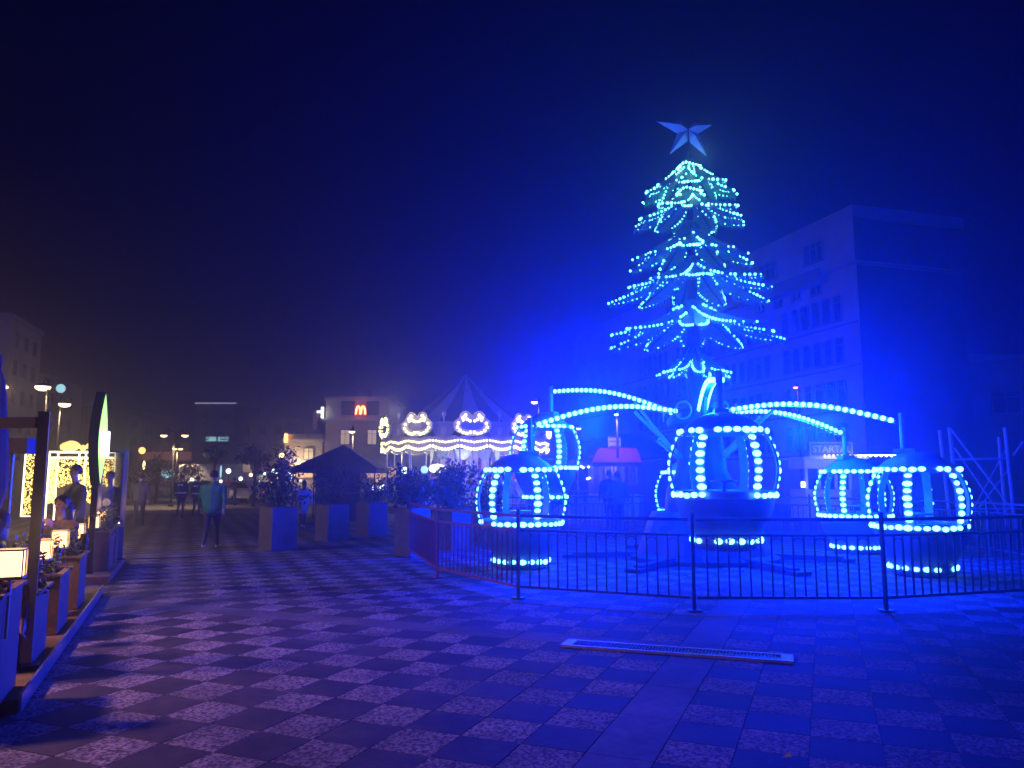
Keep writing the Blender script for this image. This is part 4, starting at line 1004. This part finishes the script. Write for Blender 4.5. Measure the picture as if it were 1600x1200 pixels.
# ------------------------------------------------------------------ kiosks behind the ride
# dark gazebo
D = 30.; ap = wp(537,695,D); ea = wp(537,731,D); root = empty('gazebo', (ap.x, D, 0)); tag(root, 'dark gazebo with pyramid canopy left of the carousel', 'gazebo')
hw = 1.55; q = MB(); q.add([(-hw,-hw,ea.z),(hw,-hw,ea.z),(hw,hw,ea.z),(-hw,hw,ea.z),(0,0,ap.z)], [(0,1,4),(1,2,4),(2,3,4),(3,0,4)]); q.build('canopy', M['tent'], root)
q = MB()
for s_ in (-1,1): q.box((0,s_*hw,ea.z-.1),(2*hw,.02,.2)); q.box((s_*hw,0,ea.z-.1),(.02,2*hw-.05,.2))
q.build('valance', M['tent'], root)
for x in (-1,1):
    for y in (-1,1): q = MB(); q.tube([(x*(hw-.05),y*(hw-.05),0),(x*(hw-.05),y*(hw-.05),ea.z)],.03,6); q.build('pole', M['dark_metal'], root)
q = MB(); q.box((-.1,.2,.95),(1.7,1.2,1.9)); q.build('cabin', M['ride_dark'], root)
q = MB(); q.box((-.1,-.45,1.05),(1.8,.25,.05)); q.build('counter', M['wood'], root)
# red awning stall
D = 31.; root = empty('market_stall', (wp(965,700,D).x, D, 0)); tag(root, 'dark kiosk with red awning and hanging coloured goods behind the ride', 'kiosk')
def X(px): return wp(px,700,D).x-root.location.x
def Z(py): return wp(965,py,D).z
q = MB(); q.box((X(985),1.2,1.15),(X(1040)-X(925),2.4,2.3)); q.build('cabin', M['ride_dark'], root)
q = MB(); q.add([(X(915),-.3,Z(716)),(X(1045),-.3,Z(716)),(X(1035),2.4,Z(680)),(X(935),2.4,Z(680)),(X(975),1.0,Z(676)),(X(1010),1.0,Z(676))], [(0,1,5,4),(1,2,5),(2,3,4,5),(3,0,4)]); q.build('roof', M['tent'], root)
q = MB(); n = 8; vs = []
for k in range(n+1):
    s = k/n; yy = -.05-1.35*s; zz = Z(700)-(Z(700)-Z(724))*s**1.2
    vs += [(X(936)-.45*s, yy, zz), (X(994), yy, zz)]
vs2 = [(x,y,z-.02) for x,y,z in vs]; m_ = len(vs)
q.add(vs+vs2, [(k*2,k*2+1,k*2+3,k*2+2) for k in range(n)]+[(m_+k*2,m_+k*2+2,m_+k*2+3,m_+k*2+1) for k in range(n)]); q.box(((X(936)-.45+X(994))/2,-1.41,Z(724)-.07),(X(994)-X(936)+.45,.02,.16)); q.build('awning', M['awning'], root)
q = MB(); q.box((X(959),-.2,Z(691)),(.5,.08,.42)); sg = q.build('sign', M['white'], root)
for zz in (684,690,698): q = MB(); q.box((X(959),-.25,Z(zz)),(.42,.02,.06)); q.build('sign_stripe', M['red'], root)
colz = [(.6,.6,.65),(.05,.1,.4),(.5,.1,.3),(.05,.3,.55),(.55,.5,.6),(.5,.05,.1),(.1,.2,.6)]
for k in range(12):
    q = MB(); q.box((X(935+k*5),-.6,Z(742)),(.085,.05,Z(727)-Z(758))); q.build('hanging_cloth', mat(f'goods_cloth', colz[k%7]), root)
q = MB(); q.box((X(955),-.5,.5),(1.9,.5,1.0)); q.build('counter', M['white'], root)
lamp('stall_light', (X(955),-.5,Z(728)), (.8,.6,1), 60, .1, root)
# white canopy booth
D = 33.; root = empty('canopy_booth', (wp(900,740,D).x, D, 0)); tag(root, 'small white framed canopy booth with string lights left of the red awning', 'booth')
def X(px): return wp(px,740,D).x-root.location.x
def Z(py): return wp(900,py,D).z
q = MB(); hw = X(926)-X(902); q.add([(-hw*1.1,-hw,Z(730)),(hw*1.1,-hw,Z(730)),(hw*1.1,hw,Z(730)),(-hw*1.1,hw,Z(730)),(-.1,0,Z(716))],[(0,1,4),(1,2,4),(2,3,4),(3,0,4)]); q.build('canopy', M['white'], root)
for x in (-1,.05,1): q = MB(); q.box((x*hw,-hw,Z(729)/2),(.05,.05,Z(729))); q.build('post', M['white'], root)
for x in (-1,1): q = MB(); q.box((x*hw,hw,Z(729)/2),(.05,.05,Z(729))); q.build('post', M['white'], root)
q = MB(); q.box((0,-hw,Z(767)),(2*hw,.05,.06)); q.box((0,-hw,.12),(2*hw,.05,.06)); q.build('rail', M['white'], root)
q = MB(); q.box((0,0,.45),(.02,.02,.66)); me = q.mesh('slat', M['white'])
for k in range(14): link('slat', me, root, (-hw+2*hw*(k+.5)/14, -hw, 0))
for px, py in ((896,730),(906,729),(909,731),(917,730),(918,747),(915,748)):
    q = MB(); q.ball((X(px),-hw-.06,Z(py)),.05,8,5); q.build('bulb', M['lamp_white'], root, True)
# picket railing
D = 27.; xa = wp(838,790,D).x; xb = wp(1005,790,D).x
root = empty('picket_railing', (xa, D, 0)); tag(root, 'white picket railing with mixed boards behind the far ride fence', 'railing')
for z in (.2, 1.0): q = MB(); q.box(((xb-xa)/2,0,z),(xb-xa,.04,.06)); q.build('rail', M['white'], root)
for k in range(34):
    if 17 < k < 24: continue
    q = MB(); q.box(((xb-xa)*(k+.5)/34, -.03, .58),(.07,.02,random.uniform(.75,.95))); q.build('picket', M['white'] if k%3 else M['bluecloth'], root)
# white letter kiosk at right
D = 30.; root = empty('ticket_kiosk', (wp(1290,740,D).x, D, 0)); tag(root, 'small white kiosk with STARTAL lettering behind the right gondolas', 'kiosk')
def X(px): return wp(px,740,D).x-root.location.x
def Z(py): return wp(1290,py,D).z
x0, x1 = X(1258), X(1330)
q = MB(); q.box(((x0+x1)/2,.9,Z(765)/2),(x1-x0-.04,1.7,Z(765))); q.build('lower_wall', M['white'], root)
q = MB(); q.box(((x0+x1)/2,.9,(Z(718)+Z(732))/2),(x1-x0,1.75,Z(718)-Z(732))); q.build('upper_wall', M['white'], root)
for px in (1260,1280,1306,1328):
    q = MB(); q.box((X(px),.02,(Z(732)+Z(765))/2),(.09,.09,Z(732)-Z(765))); q.build('window_post', M['white'], root)
q = MB(); q.box(((x0+x1)/2,.12,(Z(732)+Z(765))/2),(x1-x0-.1,.02,Z(732)-Z(765)-.02)); q.build('pane', M['pane'], root)
q = MB(); q.box(((x0+x1)/2+.05,.6,Z(716)),(x1-x0+.7,2.6,.09)); q.build('roof', M['white'], root)
q = MB(); q.box((X(1292),-.5,Z(703)),(X(1328)-X(1262),.06,Z(693)-Z(714)+.05)); sg = q.build('sign_board', M['white'], root)
q = MB(); q.box((X(1292),-.54,Z(703)),(X(1328)-X(1262)-.1,.02,Z(693)-Z(714)-.06)); q.build('sign_inset', mat('sign_blue_grey',(.12,.2,.35)), root)
text('STARTAL', .36, M['white'], root, (X(1292),-.56,Z(703)))
M['pinkish'] = emat('pinkish_led',(1,.6,.7),4)
for k in range(9): q = MB(); q.ball((X(1278+k*6.5),-.75,Z(713)),.045,8,5); q.build('bulb', M['pinkish'], root, True)
lamp('kiosk_light', (X(1292),-1.4,Z(722)), (.7,.8,1), 25, .1, root)
q = MB()
for k in range(7): q.ball((X(1332+k*8),-.75+.0*k,Z(713)),.05,8,5)
q.bar((X(1328),-.7,Z(712)),(X(1395),-.7,Z(712)),.03); q.build('light_string', M['lamp_white'], root, True)
q = MB(); q.box((X(1251),-.2,Z(757)),(.12,.1,.22)); q.build('wall_lamp', M['lamp_white'], root)
# scaffold frame at the right
D = 25.; root = empty('scaffold_frame', (wp(1540,740,D).x, D, 0)); tag(root, 'bare steel scaffold frame with crossed braces at the right edge', 'scaffold')
def W3(px, py, dd=0): p = wp(px, py, D); return (p.x-root.location.x, dd, p.z)
legs = [((1483,668),(1500,822),0),((1493,670),(1507,822),.3),((1505,668),(1524,822),1.4),((1570,668),(1586,822),0),((1597,680),(1610,825),1.2)]
for (a, c, dd) in legs:
    q = MB(); A_, C_ = W3(*a, dd), W3(*c, dd); q.tube([A_, (C_[0],C_[1],0)], .055, 8); q.build('leg', M['white'], root)
for (a, c, w__) in (((1493,718),(1574,716),.07),((1487,670),(1580,792),.05),((1493,700),(1562,800),.04),((1574,700),(1520,800),.03),((1580,730),(1530,795),.03),((1500,795),(1598,795),.05),((1585,712),(1600,690),.05)):
    q = MB(); q.bar(W3(*a,.05), W3(*c,.05), w__); q.build('brace', M['white'], root)
# poster / screen right of the gondola
# ------------------------------------------------------------------ vehicles far left
def car(px, py, d, rz, m, label, lights=True, L_=4.2):
    p = wp(px, py, d); root = empty('parked_car', (p.x, d, .02), rz); tag(root, label, 'car', 'cars beyond the square')
    out = [(-2.1,.35),(-2.08,.75),(-1.7,.88),(-1.15,.95),(-.65,1.38),(.55,1.42),(1.2,1.0),(1.95,.85),(2.1,.6),(2.1,.35)]
    q = MB(); q.prism(out, -.8, .8); q.build('body', m, root)
    for s_ in (-1,1):
        q = MB(); q.prism([(-1.0,.98),(-.6,1.32),(.5,1.35),(1.0,1.02)], s_*.81-.01, s_*.81+.01); q.build('side_window', M['pane'], root)
        for x in (-1.35,1.35):
            q = MB(); q.lathe([(0,-.09),(.3,-.09),(.32,-.05),(.32,.05),(.3,.09),(0,.09)],16)
            o = q.build('wheel', M['tyre'], root); o.location = (x, s_*.76, .32); o.rotation_euler.x = PI/2
    for y in (-.55,.55):
        q = MB(); q.ball((2.1,y,.66),.11,8,5,(.5,1.4,1)); q.build('headlight', M['lamp_white'] if lights else M['white'], root)
        q = MB(); q.ball((-2.1,y,.7),.09,8,5,(.5,1.4,1)); q.build('tail_light', M['tail'], root)
    return root
car(320,752,58,R(-100), M['black'],'dark car with bright headlights facing the square')
car(366,752,56,R(80), M['red'],'red car beyond the teal jacket man', False)
car(388,756,50,R(150), M['white'],'pale car at the right of the red car', False)
car(228,752,66,R(10), M['bldg_mid'],'grey car behind the round tree', False)
D = 60.; p = wp(306,747,D); root = empty('box_truck', (p.x, D+4, .02), 0); tag(root, 'long white box truck parked behind the walkers', 'truck')
q = MB(); q.box((0,0,1.75),(5.2,2.2,2.0)); q.build('cargo_box', M['white'], root)
q = MB(); q.prism([(2.65,.5),(2.65,2.1),(3.6,2.1),(4.1,1.4),(4.3,1.3),(4.3,.5)],-1.0,1.0); q.build('cab', M['white'], root)
q = MB(); q.box((.5,0,.6),(6.6,.9,.18)); q.build('chassis', M['black'], root)
for x in (-1.6,3.4):
    for s_ in (-1,1):
        q = MB(); q.lathe([(0,-.12),(.38,-.12),(.42,-.06),(.42,.06),(.38,.12),(0,.12)],16); o = q.build('wheel', M['tyre'], root); o.location = (x,s_*.85,.42); o.rotation_euler.x = PI/2
# small shop lamps and signs in the distance
def small_light(px, py, d, r, m, label, cat='lamp', sz=(1,1,1)):
    p = wp(px, py, d); root = empty('light_sign', (p.x, d, 0)); tag(root, label, cat)
    q = MB(); q.ball((0,0,p.z), r, 8, 6, sz); q.build('glow', M[m], root, True)
    q = MB(); q.tube([(0,.05,0),(0,.05,p.z)], .03, 6); q.build('pole', M['dark_metal'], root)
SL = [(440,712,60,.22,'lamp_glow','warm globe lamp left of the restaurant wing'),(466,722,62,.22,'lamp_glow','warm globe lamp at the restaurant wing'),
 (429,737,45,.18,'white_face','bright white globe beside the spindly planter bush'),(345,737,60,.16,'shop_cool','tall thin cool white light column beside the truck',(.5,.5,3.2)),
 (222,704,80,.35,'lamp_orange','small orange lamp over the orange storefront'),(225,727,60,.16,'lamp_glow','slim glowing bollard lamp behind the dark jacket man',(.6,.6,2.2)),
 (262,740,60,.35,'shop_cool','pale cyan lit stall front between the round trees',(1.6,.5,1)),(452,745,60,.3,'white_face','white glowing sign at the restaurant corner',(.7,.7,1.4)),
 (357,736,58,.2,'white_face','white round light above the red car'),(95,607,60,.35,'shop_cool','small cyan sign high beside the left street lamp'),
 (632,735,33,.14,'lamp_white','white light low behind the carousel poles'),(683,732,33,.2,'white_face','bright white sign low in the carousel',(1.8,.5,1)),
 (663,734,33,.16,'shop_cool','cyan light low in the carousel'),(590,740,50,.45,'shop','warm lit doorway light behind the gazebo',(.6,.6,1.3)),
 (510,738,58,.3,'shop','warm light behind the gazebo left post',(1.4,.5,1))]
for it in SL: small_light(*it[:5], it[5], 'lamp', it[6] if len(it) > 6 else (1,1,1))
p = wp(591,763,32); root = empty('neon_sign', (p.x,32,0)); tag(root, 'small glowing white OK sign between planter and carousel pole', 'sign')
text('OK', .36, M['white_face'], root, (0,0,p.z)); q = MB(); q.box((0,.05,p.z),(.55,.04,.4)); q.build('board', M['black'], root); q = MB(); q.box((0,.05,p.z/2-.1),(.05,.04,p.z-.2)); q.build('post', M['black'], root)

# ------------------------------------------------------------------ night haze
hz = MB(); hz.box((0,125,11.7),(318,268,25.4))
hm = bpy.data.materials.new('haze'); hm.use_nodes = True; nt = hm.node_tree
for n in list(nt.nodes):
    if n.type != 'OUTPUT_MATERIAL': nt.nodes.remove(n)
pv = nt.nodes.new('ShaderNodeVolumePrincipled'); pv.inputs['Color'].default_value = (.9,.92,.98,1); pv.inputs['Density'].default_value = HAZE_DENSITY; pv.inputs['Anisotropy'].default_value = HAZE_G
nt.links.new(pv.outputs[0], nt.nodes[0].inputs['Volume'])
tag(hz.build('haze', hm), kind='stuff')
